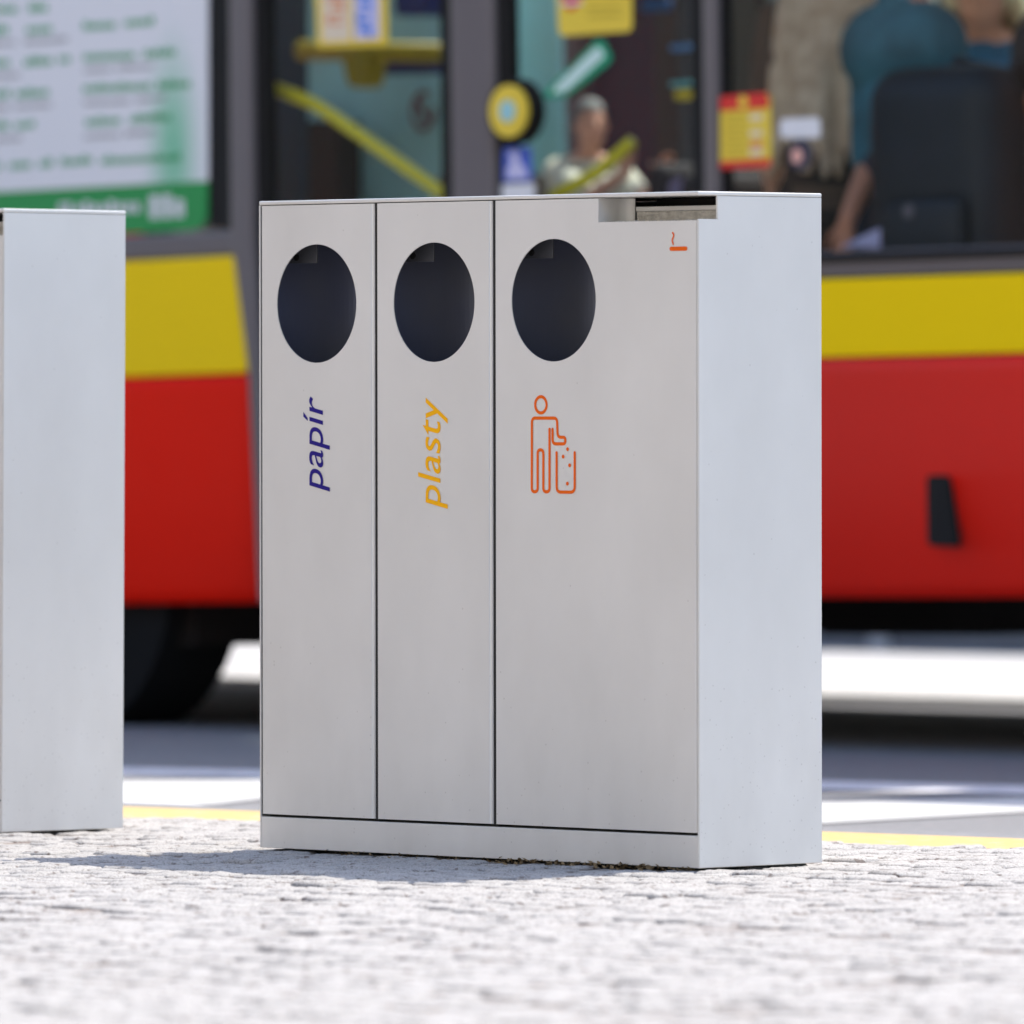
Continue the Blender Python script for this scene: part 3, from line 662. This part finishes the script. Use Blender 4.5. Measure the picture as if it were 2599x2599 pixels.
# underbody: boxes, struts and axle, ragged against the light
ub = MB(); rn = random.Random(5); x = XJ
while x < XR - .3:
    w = rn.uniform(.25, .7); ub.box(x, x + w - .03, rn.uniform(.9, 1.4), rn.uniform(1.8, 2.2), rn.uniform(.19, .24), .389); x += w
ub.tube([(XJ, 1.5, .24), (XR, 1.5, .20)], .03)
tag(ub.build('underbody', RUB, bus), 'dark tanks and pipes under the floor')
def wheel(xc, yc, M):
    rd = .47; root = MB().cyl((xc, yc, rd - .10), rd, 'y', .28, 48).build('wheel', pm('tyre', (.012, .012, .012), .9, spec=.1), bus, M)
    MB().cyl((xc, yc - .01, rd - .10), .27, 'y', .02, 32).build('rim', pm('wheel_rim', (.03, .03, .032), .6, .2), root)
xw, _ = hl(150, 1400); wheel(xw, .05, ML)
MB().box(xw - .75, xw + .5, .12, BW - .35, .15, .38).build('axle_housing', RUB, bus, ML)
wheel(4.2, .05, None); wheel(4.2, BW - .33, None)

# things fixed to the glass
def sticker(name, pts, mat, y=-.016, corner=.012, H_=hit, M=None):
    return MB().prism([H_(*p) for p in pts], y, y + .002, corner=corner).build(name, mat, bus, M)
SY = pm('sticker_yellow', (.86, .62, .05), .5); SR = pm('sticker_red', (.75, .03, .02), .5); SG = pm('sticker_green', (.0, .32, .15), .5); SB = pm('sticker_blue', (.06, .12, .55), .5); SLB = pm('sticker_lilac', (.62, .60, .85), .5)
s = sticker('yellow_notice', [(805, -150), (816, 122), (994, 116), (990, -150)], SY, corner=.008); s['label'] = 'yellow framed notice on the first door'
MB().prism([hit(822, -150), hit(829, 106), hit(900, 104), hit(898, -150)], -.018, -.016).build('cream_field', pm('cream_print', (.82, .68, .50)), s)
MB().prism([hit(907, -150), hit(911, 101), hit(973, 98), hit(972, -150)], -.018, -.016).build('lilac_field', SLB, s)
def big_glyphs(parent, x0, x1, ys, mat, y):
    m = MB()
    for k, (ya, yb) in enumerate(ys):
        for (xa, xb, yc, yd) in (((x0, x1, ya, ya + 7), (x0, x1, yb - 7, yb), (x0, x0 + 9, ya, yb)) if k % 2 == 0 else ((x0, x1, ya, ya + 7), (x1 - 9, x1, ya, yb), (x0 + 10, x1, (ya + yb) / 2 - 4, (ya + yb) / 2 + 4))):
            P = [hit(xa, yd), hit(xb, yd), hit(xb, yc), hit(xa, yc)]; m.quad(*[(c[0], y, c[1]) for c in P]); y -= .0001
    return tag(m.build('lettering', mat, parent), kind='stuff')
big_glyphs(s, 842, 884, [(-40, -8), (0, 30), (36, 62)], pm('orange_ink', (.80, .30, .14)), -.0185)
big_glyphs(s, 918, 954, [(-30, -6), (2, 22), (30, 58), (64, 94)], pm('blue_ink', (.05, .22, .75)), -.0185)
s = sticker('yellow_notice', [(1418, -150), (1428, 92), (1614, 80), (1612, -150)], SY, corner=.02); s['label'] = 'plain yellow notice with a red mark, top of the second door'
MB().prism([hit(1436, 6), hit(1462, 32), hit(1484, 6), hit(1484, -40), hit(1436, -40)], -.018, -.016, corner=.015).build('red_mark', SR, s)
MB().prism([hit(1434, 14), hit(1490, 11), hit(1490, 4), hit(1434, 6)], -.0195, -.0182).build('white_bar', WHT, s)
words(s, hit, [(1500, 26, 1590, 22), (1502, 46, 1590, 42)], 8, pm('olive_ink', (.55, .38, .02)), 'lettering', -.0165, pitch=10)
s = sticker('green_sticker', [(1388, 250), (1400, 224), (1450, 180), (1526, 98), (1544, 104), (1566, 152), (1500, 206), (1448, 244)], SG, corner=.02); s['label'] = 'slanted green sticker with a white stripe'
MB().prism([hit(1412, 238), hit(1420, 220), hit(1528, 116), hit(1548, 140), hit(1448, 232)], -.018, -.0162, corner=.02).build('white_stripe', pm('pale_green_print', (.62, .80, .74)), s)
cx_, cz_ = hit(1328, 283)
bt = MB().cyl((cx_, -.05, cz_), .093, 'y', .045, 48).build('door_button', RUB, bus); bt['label'] = 'round yellow door button on a black housing'
bcol = SY
MB().cyl((cx_, -.062, cz_), .074, 'y', .012, 48).build('yellow_ring', SY, bt)
MB().cyl((cx_, -.066, cz_), .030, 'y', .004, 32).build('button_face', pm('button_blue', (.35, .65, .68), .4), bt)
s = sticker('blue_sticker', [(1287, 462), (1287, 376), (1358, 372), (1360, 460)], SB, corner=.006); s['label'] = 'blue square sticker with a white seated figure'
MB().prism([hit(1296, 455), hit(1298, 425), hit(1312, 408), hit(1300, 396), hit(1310, 384), hit(1328, 388), hit(1326, 405), hit(1346, 430), hit(1350, 452)], -.018, -.0162, corner=.015).build('white_figure', SLB, s)
sticker('white_sticker', [(1284, 540), (1284, 468), (1366, 465), (1366, 540)], WHT, corner=.006)
s = sticker('fare_notice', [(1838, 428), (1838, 246), (1955, 235), (1966, 250), (1968, 418), (1960, 426)], SY, corner=.008); s['label'] = 'red topped yellow notice at the corner of the right window'
MB().prism([hit(1838, 282), hit(1838, 245), hit(1955, 235), hit(1961, 250), hit(1962, 274)], -.018, -.0162, corner=.006).build('red_header', SR, s)
MB().prism([hit(1839, 429), hit(1839, 410), hit(1967, 402), hit(1967, 424)], -.018, -.0162, corner=.004).build('red_footer', SR, s)
cqx, cqz = hit(1898, 259); MB().cyl((cqx, -.0195, cqz), .017, 'y', .0012, 24).build('yellow_mark', SY, s)
words(s, hit, [(1852, 300 + 16 * k, 1905, 299 + 16 * k) for k in range(7)], 5, pm('olive_ink', (.55, .38, .02)), 'lettering', -.0165, pitch=7)
for (y0, c) in ((290, 'cream_print'), (330, 'cream_print'), (358, 'orange_ink'), (378, 'cream_print')):
    MB().prism([hit(1914, y0 + 17), hit(1946, y0 + 15), hit(1946, y0), hit(1914, y0 + 2)], -.018, -.0162).build('small_picture', MATS[c], s)
sticker('white_label', [(1990, 350), (1990, 302), (2090, 298), (2092, 350)], WHT, corner=.014)
cx2, cz2 = hit(2041, 392); rb = MB().cyl((cx2, -.018, cz2), .043, 'y', .004, 32).build('round_sticker', pm('dark_blue_print', (.03, .03, .06)), bus)
cx3, cz3 = hit(2035, 396); MB().cyl((cx3, -.020, cz3), .021, 'y', .002, 24).build('pink_centre', pm('pink_print', (.80, .42, .34)), rb)

# handrails and fittings inside
def bar(pts, y, rad, mat, name='handrail', parent=None):
    P = [(hit(px, py, y)[0], y, hit(px, py, y)[1]) for px, py in pts]; o = MB().tube(P, rad, 14).build(name, mat, parent or bus, smooth=True); return o
RAILY = pm('rail_yellow', (.72, .60, .01), .35, coat=.3); OLIVE = pm('rail_olive', (.42, .32, .01), .5)
def smooth_pts(P, n=5):
    out = []
    for i in range(len(P) - 1):
        p0 = Vector(P[max(0, i - 1)]); p1 = Vector(P[i]); p2 = Vector(P[i + 1]); p3 = Vector(P[min(len(P) - 1, i + 2)])
        for k in range(n):
            t = k / n; out.append(tuple(.5 * ((2 * p1) + (-p0 + p2) * t + (2 * p0 - 5 * p1 + 4 * p2 - p3) * t * t + (-p0 + 3 * p1 - 3 * p2 + p3) * t ** 3)))
    out.append(P[-1]); return out
bar(smooth_pts([(680, 218), (730, 236), (800, 266), (870, 312), (1000, 404), (1145, 505)]), .10, .019, RAILY)
bar(smooth_pts([(1604, 360), (1570, 392), (1500, 447), (1400, 500)]), .10, .019, RAILY)
bar([(765, 128), (1120, 134)], .9, .03, OLIVE)
MB().prism([hit(868, 145, .85), hit(932, 150, .85), hit(925, 215, .85), hit(905, 226, .85), hit(882, 215, .85)], .85, .93, corner=.02).build('ticket_validator', OLIVE, bus)
TEALP = pm('teal_panel', (.36, .68, .74), .35, var=.15, vscale=3)
tp = MB().prism([hit(768, 305, 1.3), hit(860, 310, 1.3), hit(862, 620, 1.3), hit(1140, 620, 1.3), hit(1140, -200, 1.3), hit(770, -200, 1.3)], 1.3, 1.33).build('teal_partition', TEALP, bus)
rg = MB(); c = hit(1072, 282, 1.29); N = 30
for k in range(N):
    a0, a1 = 2 * math.pi * k / N, 2 * math.pi * (k + 1) / N
    if 0.2 < a0 < 1.0: continue
    r1, r2_ = .062, .046
    rg.quad(*[(c[0] + r * math.cos(a) * .85, 1.293, c[1] + r * math.sin(a)) for r, a in ((r1, a0), (r1, a1), (r2_, a1), (r2_, a0))])
rg.quad((c[0] - .045, 1.2925, c[1] + .03), (c[0] - .03, 1.2925, c[1] + .045), (c[0] + .042, 1.2925, c[1] - .028), (c[0] + .03, 1.2925, c[1] - .045))
rg.build('prohibition_mark', pm('dull_red_print', (.22, .05, .06)), tp)
MB().prism([hit(945, 148, 1.1), hit(1100, 150, 1.1), hit(1100, 188, 1.1), hit(945, 190, 1.1)], 1.1, 1.15).build('display_screen', pm('navy_screen', (.015, .02, .12), .3), bus)
MB().prism([hit(1000, -60, 1.1), hit(1085, -60, 1.1), hit(1075, 40, 1.1), hit(1000, 42, 1.1)], 1.1, 1.2, corner=.03).build('ticket_machine', pm('navy_case', (.02, .035, .2), .4), bus)
MB().prism([hit(680, 760, .95), hit(765, 760, .95), hit(765, -200, .95), hit(680, -200, .95)], .95, .98).build('driver_partition', INTB, bus)
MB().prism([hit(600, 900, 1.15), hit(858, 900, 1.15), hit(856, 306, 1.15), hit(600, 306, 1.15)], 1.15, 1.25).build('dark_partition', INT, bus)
MB().prism([hit(1270, 560, 1.5), hit(1425, 560, 1.5), hit(1405, -200, 1.5), hit(1270, -200, 1.5)], 1.5, 1.53).build('teal_partition', TEALP, bus)
# seats
SEAT = pm('seat_fabric', (.04, .035, .04), .9); SEATB = pm('beige_seat', (.20, .16, .12), .8, var=.2)
def seat(x, y, zf, face, mat, M=None):
    r = MB().box(-.22, .22, -.21, .23, .42, .50, .03).build('seat', mat, bus, Matrix.Translation((x, y, zf)) @ Matrix.Rotation(face, 4, 'Z'))
    MB().box(-.22, .22, .20, .27, .45, 1.06, .03).build('seat_back', mat, r); MB().box(-.03, .03, -.03, .03, 0, .42).build('seat_post', steel, r)
for px, yy, fc in ((1400, .75, R(90)), (1400, 1.25, R(90)), (1640, .75, R(-90))): seat(hit(px, 500, yy)[0], yy, .50, fc, SEATB if px == 1400 else SEAT)
for px, yy in ((2030, .6), (2030, 1.1), (2330, 1.9), (2640, 1.9)): seat(hit(px, 500, yy)[0], yy, .46, R(90) if px < 2100 else 0, SEAT)
# yellow rail and lower dark band on the far side windows
bar([(1965, 209), (2225, 196)], 1.9, .013, RAILY)
for (a, b2, c0, c1, nm, mt) in ((1925, 1985, -200, 212, 'grey_blind', pm('grey_teal', (.16, .19, .19), .6)), (1985, 2003, -200, 205, 'red_post', pm('dull_red', (.20, .10, .09), .6)), (2003, 2035, -200, 208, 'dark_post', pm('dark_green', (.04, .05, .045), .6))):
    MB().prism([hit(a, c1, 2.3), hit(b2, c1, 2.3), hit(b2, c0, 2.3), hit(a, c0, 2.3)], 2.3, 2.34).build(nm, mt, bus)
MB().prism([hit(1848, 430, 2.0), hit(1925, 430, 2.0), hit(1925, -200, 2.0), hit(1848, -200, 2.0)], 2.0, 2.04).build('dark_partition', INT, bus)
for px, py, w, h, c_ in ((1727, 120, 26, 9, (.10, .28, .62)), (1728, 213, 27, 8, (.15, .55, .62)), (1738, 240, 25, 13, (.75, .62, .03)), (1660, 12, 34, 18, (.02, .10, .28))):  # coloured panels standing in for lit glimpses through the far windows
    MB().prism([hit(px - w, py + h, .9), hit(px + w, py + h - 3, .9), hit(px + w, py - h, .9), hit(px - w, py - h + 3, .9)], .9, .92, corner=.01).build('small_glimpse', pm('glimpse%d' % int(px * 10 + py), c_, .5), bus)

# ------------------------------------------------------------------ people
SKIN = pm('skin', (.62, .33, .22), .55, var=.12, vscale=12); DSKIN = pm('tanned_skin', (.36, .15, .09), .55)
def remesh(mb, name, mat, parent, M=None, vox=.011):
    me = mb.mesh(name); o = bpy.data.objects.new('t', me); COL.objects.link(o)
    md = o.modifiers.new('r', 'REMESH'); md.mode = 'VOXEL'; md.voxel_size = vox
    s = o.modifiers.new('s', 'SMOOTH'); s.iterations = 4; s.factor = .5
    dg = bpy.context.evaluated_depsgraph_get(); me2 = bpy.data.meshes.new_from_object(o.evaluated_get(dg)); bpy.data.objects.remove(o); bpy.data.meshes.remove(me)
    me2.name = name; me2.materials.clear()
    return link(name, me2, mat, parent, M, smooth=True)
def hand(m, wr, d, up, s=1.0, curl=.4):
    """palm, four unequal bent fingers and a thumb from the side of the palm; d = direction, up = back of the hand"""
    d = Vector(d).normalized(); up = (Vector(up) - d * Vector(up).dot(d)).normalized(); sd = d.cross(up); wr = Vector(wr)
    for k in (-1, -.35, .35, 1): m.capsule(wr + sd * .012 * k * s, wr + d * .085 * s + sd * .03 * k * s, .016 * s, .012 * s, 8)
    for k, ln in ((-1, .062), (-.35, .078), (.35, .085), (1, .075)):
        p = wr + d * .088 * s + sd * .031 * k * s
        for j, (f, a) in enumerate(((.45, curl), (.3, curl * 2.2), (.25, curl * 3.2))):
            q = p + (d * math.cos(a) - up * math.sin(a)) * ln * f * s; m.capsule(p, q, (.0095 - j * .001) * s, (.0085 - j * .001) * s, 8); p = q
    p = wr + d * .025 * s + sd * .03 * s
    for a, L_ in ((.9, .045), (.55, .032), (.4, .025)):
        q = p + (d * math.cos(a) + sd * math.sin(a) - up * .25) .normalized() * L_ * s; m.capsule(p, q, .012 * s, .009 * s, 8); p = q
def person(label, M, J, cloth, hair, group=None, skin=None, sleeves=.5, trousers=(.03, .03, .05), long_hair=0, hands=((0, 0, -1), (0, 0, -1))):
    """J: joints in the person's own frame (faces -y): hip, neck, head, shoulders, elbows, wrists, knees, ankles, ((l),(r))"""
    root = empty('person', M, label, 'person', group); skin = skin or SKIN; V = Vector
    hip, neck, head = V(J['hip']), V(J['neck']), V(J['head']); ch = hip.lerp(neck, .68); fd = V(J.get('face', (0, -1, 0))).normalized(); sd = fd.cross(V((0, 0, 1))).normalized()
    b = MB(); b.capsule(hip, hip.lerp(neck, .35), .125, .115); b.capsule(ch + V((.06, 0, 0)), ch - V((.06, 0, 0)), .12, .12); b.capsule(ch, neck, .11, .06); b.capsule(neck, head - V((0, 0, .06)), .055, .052)
    b.ball(head, .1, (.78, .94, 1.16)); b.ball(head + fd * .035 - V((0, 0, .065)), .058, (1, 1, .9)); b.capsule(head + fd * .09 + V((0, 0, .012)), head + fd * .112 - V((0, 0, .022)), .010, .015, 8)
    b.ball(head + fd * .084 - V((0, 0, .062)), .022, (1.1, .7, .45))
    for k in (1, -1): b.ball(head + sd * .079 * k, .028, (.45, .7, 1.1))
    for i in (0, 1):
        s, e, w = V(J['sh'][i]), V(J['el'][i]), V(J['wr'][i]); b.capsule(neck.lerp(s, .25), s, .06, .055); b.capsule(s, e, .05, .038); b.capsule(e, w, .040, .026); hd = V(hands[i]); hand(b, w, hd, V((0, 1, .3)) if abs(hd.z) > .7 else V((0, 0, 1)))
        hp, kn, an = hip + V((.09 * (1 if i == 0 else -1), 0, -.03)), V(J['kn'][i]), V(J['an'][i])
        b.capsule(hp, kn, .085, .055); b.capsule(kn, an, .055, .038); b.capsule(an, an + fd * .13 - V((0, 0, .055)), .04, .03)
    remesh(b, 'body', skin, root, vox=.010)
    c = MB(); c.capsule(hip, hip.lerp(neck, .35), .142, .132); c.capsule(ch + V((.07, 0, 0)), ch - V((.07, 0, 0)), .135, .135); c.capsule(ch, neck - V((0, 0, .03)), .125, .075)
    for i in (0, 1):
        s, e, w = V(J['sh'][i]), V(J['el'][i]), V(J['wr'][i]); c.capsule(neck.lerp(s, .3) - V((0, 0, .015)), s, .066, .068)
        t = s.lerp(e, min(1, sleeves * 2)); c.capsule(s, t, .067, .060)
        if sleeves > .5: c.capsule(e, e.lerp(w, (sleeves - .5) * 2), .055, .045)
    remesh(c, 'shirt', cloth, root)
    t = MB(); t.capsule(hip + V((0, 0, .03)), hip - V((0, 0, .04)), .146, .13)
    for i in (0, 1):
        hp, kn, an = hip + V((.09 * (1 if i == 0 else -1), 0, -.03)), V(J['kn'][i]), V(J['an'][i]); t.capsule(hp, kn, .098, .07); t.capsule(kn, kn.lerp(an, .92), .07, .058)
    remesh(t, 'trousers', pm('trousers%d' % int(sum(trousers) * 1000), trousers, .9), root, vox=.013)
    h = MB(); h.ball(head - fd * .014 + V((0, 0, .022)), .108, (.84, .95, 1.12)); 
    if long_hair:
        rn = random.Random(11)
        for k in range(26):
            a = (k / 25 - .5) * 2.6; o_ = (-fd * math.cos(a) + sd * math.sin(a)); p0 = head + o_ * .07 + V((0, 0, .05)); p1 = head + o_ * .15 - V((0, 0, .18)) ; p2 = head + o_ * (.20 + rn.uniform(-.02, .02)) + sd * rn.uniform(-.02, .02) - V((0, 0, long_hair * rn.uniform(.85, 1)))
            h.tube([p0, p1, p1.lerp(p2, .5) + sd * rn.uniform(-.012, .012), p2], [.030, .030, .030, .012], 7)
        remesh(h, 'hair', hair, root, vox=.008)
    else:
        hm = remesh(h, 'hair', hair, root, vox=.01)
        # cut the face free
        bm = bmesh.new(); bm.from_mesh(hm.data)
        dl = [v for v in bm.verts if (v.co - head).dot(fd) > .028 and (v.co - head).z < .072 or (v.co - head).z < -.045]
        bmesh.ops.delete(bm, geom=dl, context='VERTS'); bm.to_mesh(hm.data); bm.free()
    ey = MB()
    for k in (1, -1): ey.ball(head + fd * .088 + sd * .031 * k + V((0, 0, .012)), .009, n=8)
    ey.build('eyes', pm('eye', (.05, .04, .035), .2), root); return root
def place(px, py, y, z0, yaw):   # feet on the bus floor at the depth y
    x = hit(px, py, y)[0]; return MBUS @ Matrix.Translation((x, y, z0)) @ Matrix.Rotation(yaw, 4, 'Z')
FL = .45
STAND = dict(hip=(0, 0, .92), neck=(0, .01, 1.44), head=(0, -.02, 1.60), sh=((.18, 0, 1.39), (-.18, 0, 1.39)), el=((.22, .02, 1.10), (-.22, .02, 1.10)), wr=((.22, -.06, .86), (-.22, -.06, .86)), kn=((.10, -.01, .48), (-.10, -.01, .48)), an=((.11, .03, .07), (-.11, .03, .07)))
# woman with long fair hair seen from behind
J = dict(STAND); J = {k: v for k, v in J.items()}; J['face'] = (.25, -1, 0)
person('woman standing with her back turned, long fair hair down to her waist', place(2122, 300, .62, FL + .10, R(195)), J, pm('brown_top', (.12, .08, .06), .9), pm('fair_hair', (.82, .64, .46), .6, vcolor=(.5, .34, .22), vscale=24), sleeves=.3, long_hair=.66, trousers=(.03, .022, .02))
# person in dark teal with the bent arm
J = dict(STAND, el=((.25, .03, 1.12), (-.22, .02, 1.10)), wr=((.30, -.20, .93), (-.10, -.25, 1.05)))
def teal_person():
    M = place(2300, 300, .50, FL + .12, R(180)); J = dict(STAND)
    inv = M.inverted() @ MBUS
    def P(px, py, y): q = hit(px, py, y); return tuple(inv @ Vector((q[0], y, q[1])))
    J = dict(STAND, sh=(P(2216, 190, .50), P(2400, 180, .5)), el=(P(2212, 415, .42), P(2440, 420, .50)), wr=(P(2150, 560, .26), P(2420, 560, .40)))
    return person('person in a dark teal T-shirt with one forearm reaching down to the sill', M, J, pm('teal_cloth', (.045, .15, .20), .9, var=.4, vscale=5), pm('dark_red_hair', (.09, .025, .02), .6), sleeves=.48, skin=pm('arm_skin', (.62, .28, .18), .55), hands=((.25, 0, -1), (0, -.5, -.6))), P
tpn, _P = teal_person()
# dark backpack worn by that person
bpk = empty('backpack', MBUS @ Matrix.Translation((hit(2410, 400, .30)[0], .30, hit(2410, 400, .30)[1] - .25)), 'large dark navy backpack hanging on the back of the teal person', 'backpack')
m = MB(); m.box(-.22, .26, -.14, .10, -.25, .50, .10, 6); m.build('pack', pm('navy_nylon', (.006, .006, .012), .6, var=.3), bpk, smooth=True)
m = MB(); m.box(-.10, .2, -.19, -.135, -.12, .14, .04, 3); m.build('pocket', pm('navy_nylon', (.006, .006, .012)), bpk, smooth=True)
for sx in (-.1, .12): MB().tube([(sx, .08, .4), (sx + .01, .14, .52), (sx + .02, .28, .50), (sx + .02, .33, .3)], .02).build('strap', pm('navy_nylon', (.02, .018, .028)), bpk)
MB().cyl((.02, -.194, .1), .02, 'y', .006, 20).build('badge', pm('badge_grey', (.12, .10, .12)), bpk)
# white paper under the hand
sp_ = [(2140, 628), (2205, 596), (2250, 575), (2285, 572), (2312, 622), (2312, 636)]
m = MB().prism([hit(px, py, .16) for px, py in sp_], .14, .18, corner=.02, bev=.004); tag(m.build('paper_bag', pm('lilac_paper', (.50, .47, .72), .7), None, MBUS), 'crumpled white paper bag on the window sill under the hand', 'paper bag')
# arm of a further passenger at the right edge
def right_person():
    M = place(2740, 300, .55, FL + .1, R(180)); inv = M.inverted() @ MBUS
    def P(px, py, y): q = hit(px, py, y); return tuple(inv @ Vector((q[0], y, q[1])))
    J = dict(STAND, sh=(P(2640, 170, .55), P(2850, 160, .55)), el=(P(2560, 355, .45), P(2900, 400, .5)), wr=(P(2680, 180, .3), P(2880, 560, .4)))
    person('passenger in a black top at the right edge, elbow bent', M, J, pm('black_cloth', (.02, .02, .022), .9), pm('brown_hair', (.08, .05, .03), .6), sleeves=.35, skin=pm('arm_skin', (.62, .28, .18)), hands=((.4, 0, 1), (0, 0, -1)))
right_person()
# passenger further back in cream with a blue sleeve
J = dict(STAND)
person('passenger in a blue top standing further back near the far windows', place(2500, 300, 1.6, FL + .02, R(30)), J, pm('blue_cloth', (.02, .13, .26), .9), pm('blond_hair', (.62, .55, .34), .6), sleeves=.6, long_hair=.2)
# small seated figure built in place of a reflection in the second door
def reflection_figure():
    y = .72; x, z = hit(1497, 318, y); M = MBUS @ Matrix.Translation((x, y, z - 1.20 * .57)) @ Matrix.Rotation(R(62), 4, 'Z') @ Matrix.Scale(.57, 4)
    inv = M.inverted() @ MBUS
    def P(px, py, yy): q = hit(px, py, yy); return tuple(inv @ Vector((q[0], yy, q[1])))
    J = dict(hip=(0, .12, .52), neck=(0, .05, 1.02), head=(0, -.02, 1.20), sh=((.17, .05, .97), (-.17, .05, .97)), el=((.20, -.06, .74), (-.20, -.06, .74)), wr=(P(1688, 455, .7), P(1590, 440, .45)), kn=((.10, -.34, .50), (-.10, -.34, .50)), an=((.10, -.36, .08), (-.10, -.36, .08)))
    J['el'] = (tuple(Vector(J['sh'][0]).lerp(Vector(J['wr'][0]), .5) - Vector((0, 0, .12))), tuple(Vector(J['sh'][1]).lerp(Vector(J['wr'][1]), .5) - Vector((0, 0, .12))))
    return person('small seated figure in a cream shirt with a magazine, in place of a reflection', M, J, pm('reflection_cream_shirt', (.80, .77, .64), .9), pm('reflection_grey_hair', (.22, .22, .22), .7), sleeves=.45, skin=pm('reflection_ruddy_skin', (.78, .40, .28), .55), hands=((0, -.3, 1), (0, -.3, 1)))
reflection_figure()
m = MB().prism([hit(1690, 540, .55), hit(1790, 540, .55), hit(1775, 470, .55), hit(1735, 448, .55), hit(1700, 458, .55)], .55, .56, corner=.02)
tag(m.build('magazine', pm('reflection_lilac_page', (.24, .20, .34), .6), None, MBUS), 'lilac grey magazine of the small figure in place of a reflection', 'magazine')

# ------------------------------------------------------------------ beyond the bus
FDV = 4.0
def bp_w(x, y, z): return MBUS @ Vector((x, y, z))
# far pavement, sunlit
def flat(name, x0, x1, y0, y1, z0, z1, mat, kind='structure', label=None):
    Mf = Matrix.Translation(Vector((MBUS.translation.x, MBUS.translation.y, 0))) @ Matrix.Rotation(-R(44.64), 4, 'Z')
    o = MB().box(x0, x1, y0, y1, z0, z1).build(name, mat, None, Mf); tag(o, label, kind=kind); return o
CONC = pm('pale_concrete', (.42, .41, .40), .85, var=.08, vscale=6, bump=.2)
flat('far_kerb', -40, 40, BW + .15, BW + .48, -.2, -.071, pm('kerb_stone', (.55, .545, .53), .8, var=.06))
flat('far_pavement', -40, 40, BW + .481, BW + 14, -.2, -.072, CONC)
MF = Matrix.Translation(Vector((MBUS.translation.x, MBUS.translation.y, 0))) @ Matrix.Rotation(-R(44.64), 4, 'Z')
bl = empty('street_building', MF @ Matrix.Translation((0, 11.2, 0)), 'tall shaded street building across the road behind the bus', 'building')
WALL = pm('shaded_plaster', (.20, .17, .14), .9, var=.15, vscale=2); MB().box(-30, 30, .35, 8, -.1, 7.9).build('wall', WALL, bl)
GL2 = pm('dark_glass', (.02, .03, .035), .1)
rn = random.Random(9)
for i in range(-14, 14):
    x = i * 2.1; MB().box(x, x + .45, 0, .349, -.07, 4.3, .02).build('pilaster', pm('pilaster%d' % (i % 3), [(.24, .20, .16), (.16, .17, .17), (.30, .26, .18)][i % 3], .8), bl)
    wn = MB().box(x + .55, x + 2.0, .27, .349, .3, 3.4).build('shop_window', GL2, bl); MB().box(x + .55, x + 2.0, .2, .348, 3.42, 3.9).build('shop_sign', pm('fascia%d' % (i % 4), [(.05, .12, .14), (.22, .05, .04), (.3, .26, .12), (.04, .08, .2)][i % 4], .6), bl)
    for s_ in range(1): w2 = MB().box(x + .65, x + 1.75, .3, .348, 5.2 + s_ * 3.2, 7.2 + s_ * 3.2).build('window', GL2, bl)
# low grey planter wall on the far pavement, seen under the bus
lw = empty('planter_wall', MF @ Matrix.Translation((0, 7.4, -.072)), 'low grey planter wall across the road, seen under the bus', 'planter')
xa_ = (MF.inverted() @ (MBUS @ Vector((hit(1500, 1600, 7.4)[0], 7.4, 0)))).x
MB().box(xa_, xa_ + 4.2, 0, .9, 0, .55, .01).build('wall', pm('grey_concrete', (.17, .17, .175), .9, var=.15, vscale=5), lw)
MB().box(xa_ - .04, xa_ + 4.24, -.04, .94, .552, .62, .01).build('coping', pm('kerb_stone', (.55, .545, .53)), lw)
for k in (.35, .62, .86): MB().box(xa_ + 4.2 * k, xa_ + 4.2 * k + .09, -.03, -.001, 0, .551, .004).build('pilaster', pm('pale_concrete', (.42, .41, .40)), lw)
# cream advertising column on the far pavement
pc = MBUS @ Vector((hit(2490, 60, BW + 5.4)[0], BW + 5.4, 0)); colm = empty('advertising_column', Matrix.Translation((pc.x, pc.y, -.072)), 'cream advertising column seen through the bus windows', 'column')
MB().cyl((0, 0, 0), .55, 'z', .3, 40).build('base', CONC, colm); MB().cyl((0, 0, .3), .48, 'z', 2.6, 48).build('shaft', pm('cream_posters', (.80, .74, .50), .7, var=.25, vscale=3), colm, smooth=False); MB().cyl((0, 0, 2.9), .6, 'z', .15, 40, .1).build('cap', CONC, colm)

# ------------------------------------------------------------------ behind the camera: the sunlit side of the street (seen in reflections)
def house(u0, u1, h, wallm, label, wc):
    # frame: x along the street, y away from it; row plane 15 m in front of the bins
    root = empty('house', Matrix.Translation(A1 - Vector((math.sin(PSI), math.cos(PSI), 0)) * 15.5) @ Matrix.Rotation(-PSI, 4, 'Z') @ Matrix.Translation((u0, 0, 0)), label, 'house')
    L_ = u1 - u0; MB().box(.02, L_ - .02, -8, 0, -.1, h).build('wall', wallm, root)
    n = int(L_ / 3)
    for i in range(n):
        for s_ in range(int((h - 1) / 3.1)):
            x = (i + .5) * L_ / n; z = .9 + s_ * 3.1; w_ = MB().box(x - .65, x + .65, .005, .06, z, z + 1.9).build('window', GL2, root); MB().box(x - .8, x + .8, .005, .14, z - .12, z - .01).build('sill', pm('sill_stone', (.5, .48, .45)), w_)
house(20, 55, 15, pm('added_house_plaster', (.12, .13, .16), .9, var=.1, vscale=1), 'unseen grey blue house added further right to cut side light', 3)  # dark house out of view, added to dim the right sides of the bins
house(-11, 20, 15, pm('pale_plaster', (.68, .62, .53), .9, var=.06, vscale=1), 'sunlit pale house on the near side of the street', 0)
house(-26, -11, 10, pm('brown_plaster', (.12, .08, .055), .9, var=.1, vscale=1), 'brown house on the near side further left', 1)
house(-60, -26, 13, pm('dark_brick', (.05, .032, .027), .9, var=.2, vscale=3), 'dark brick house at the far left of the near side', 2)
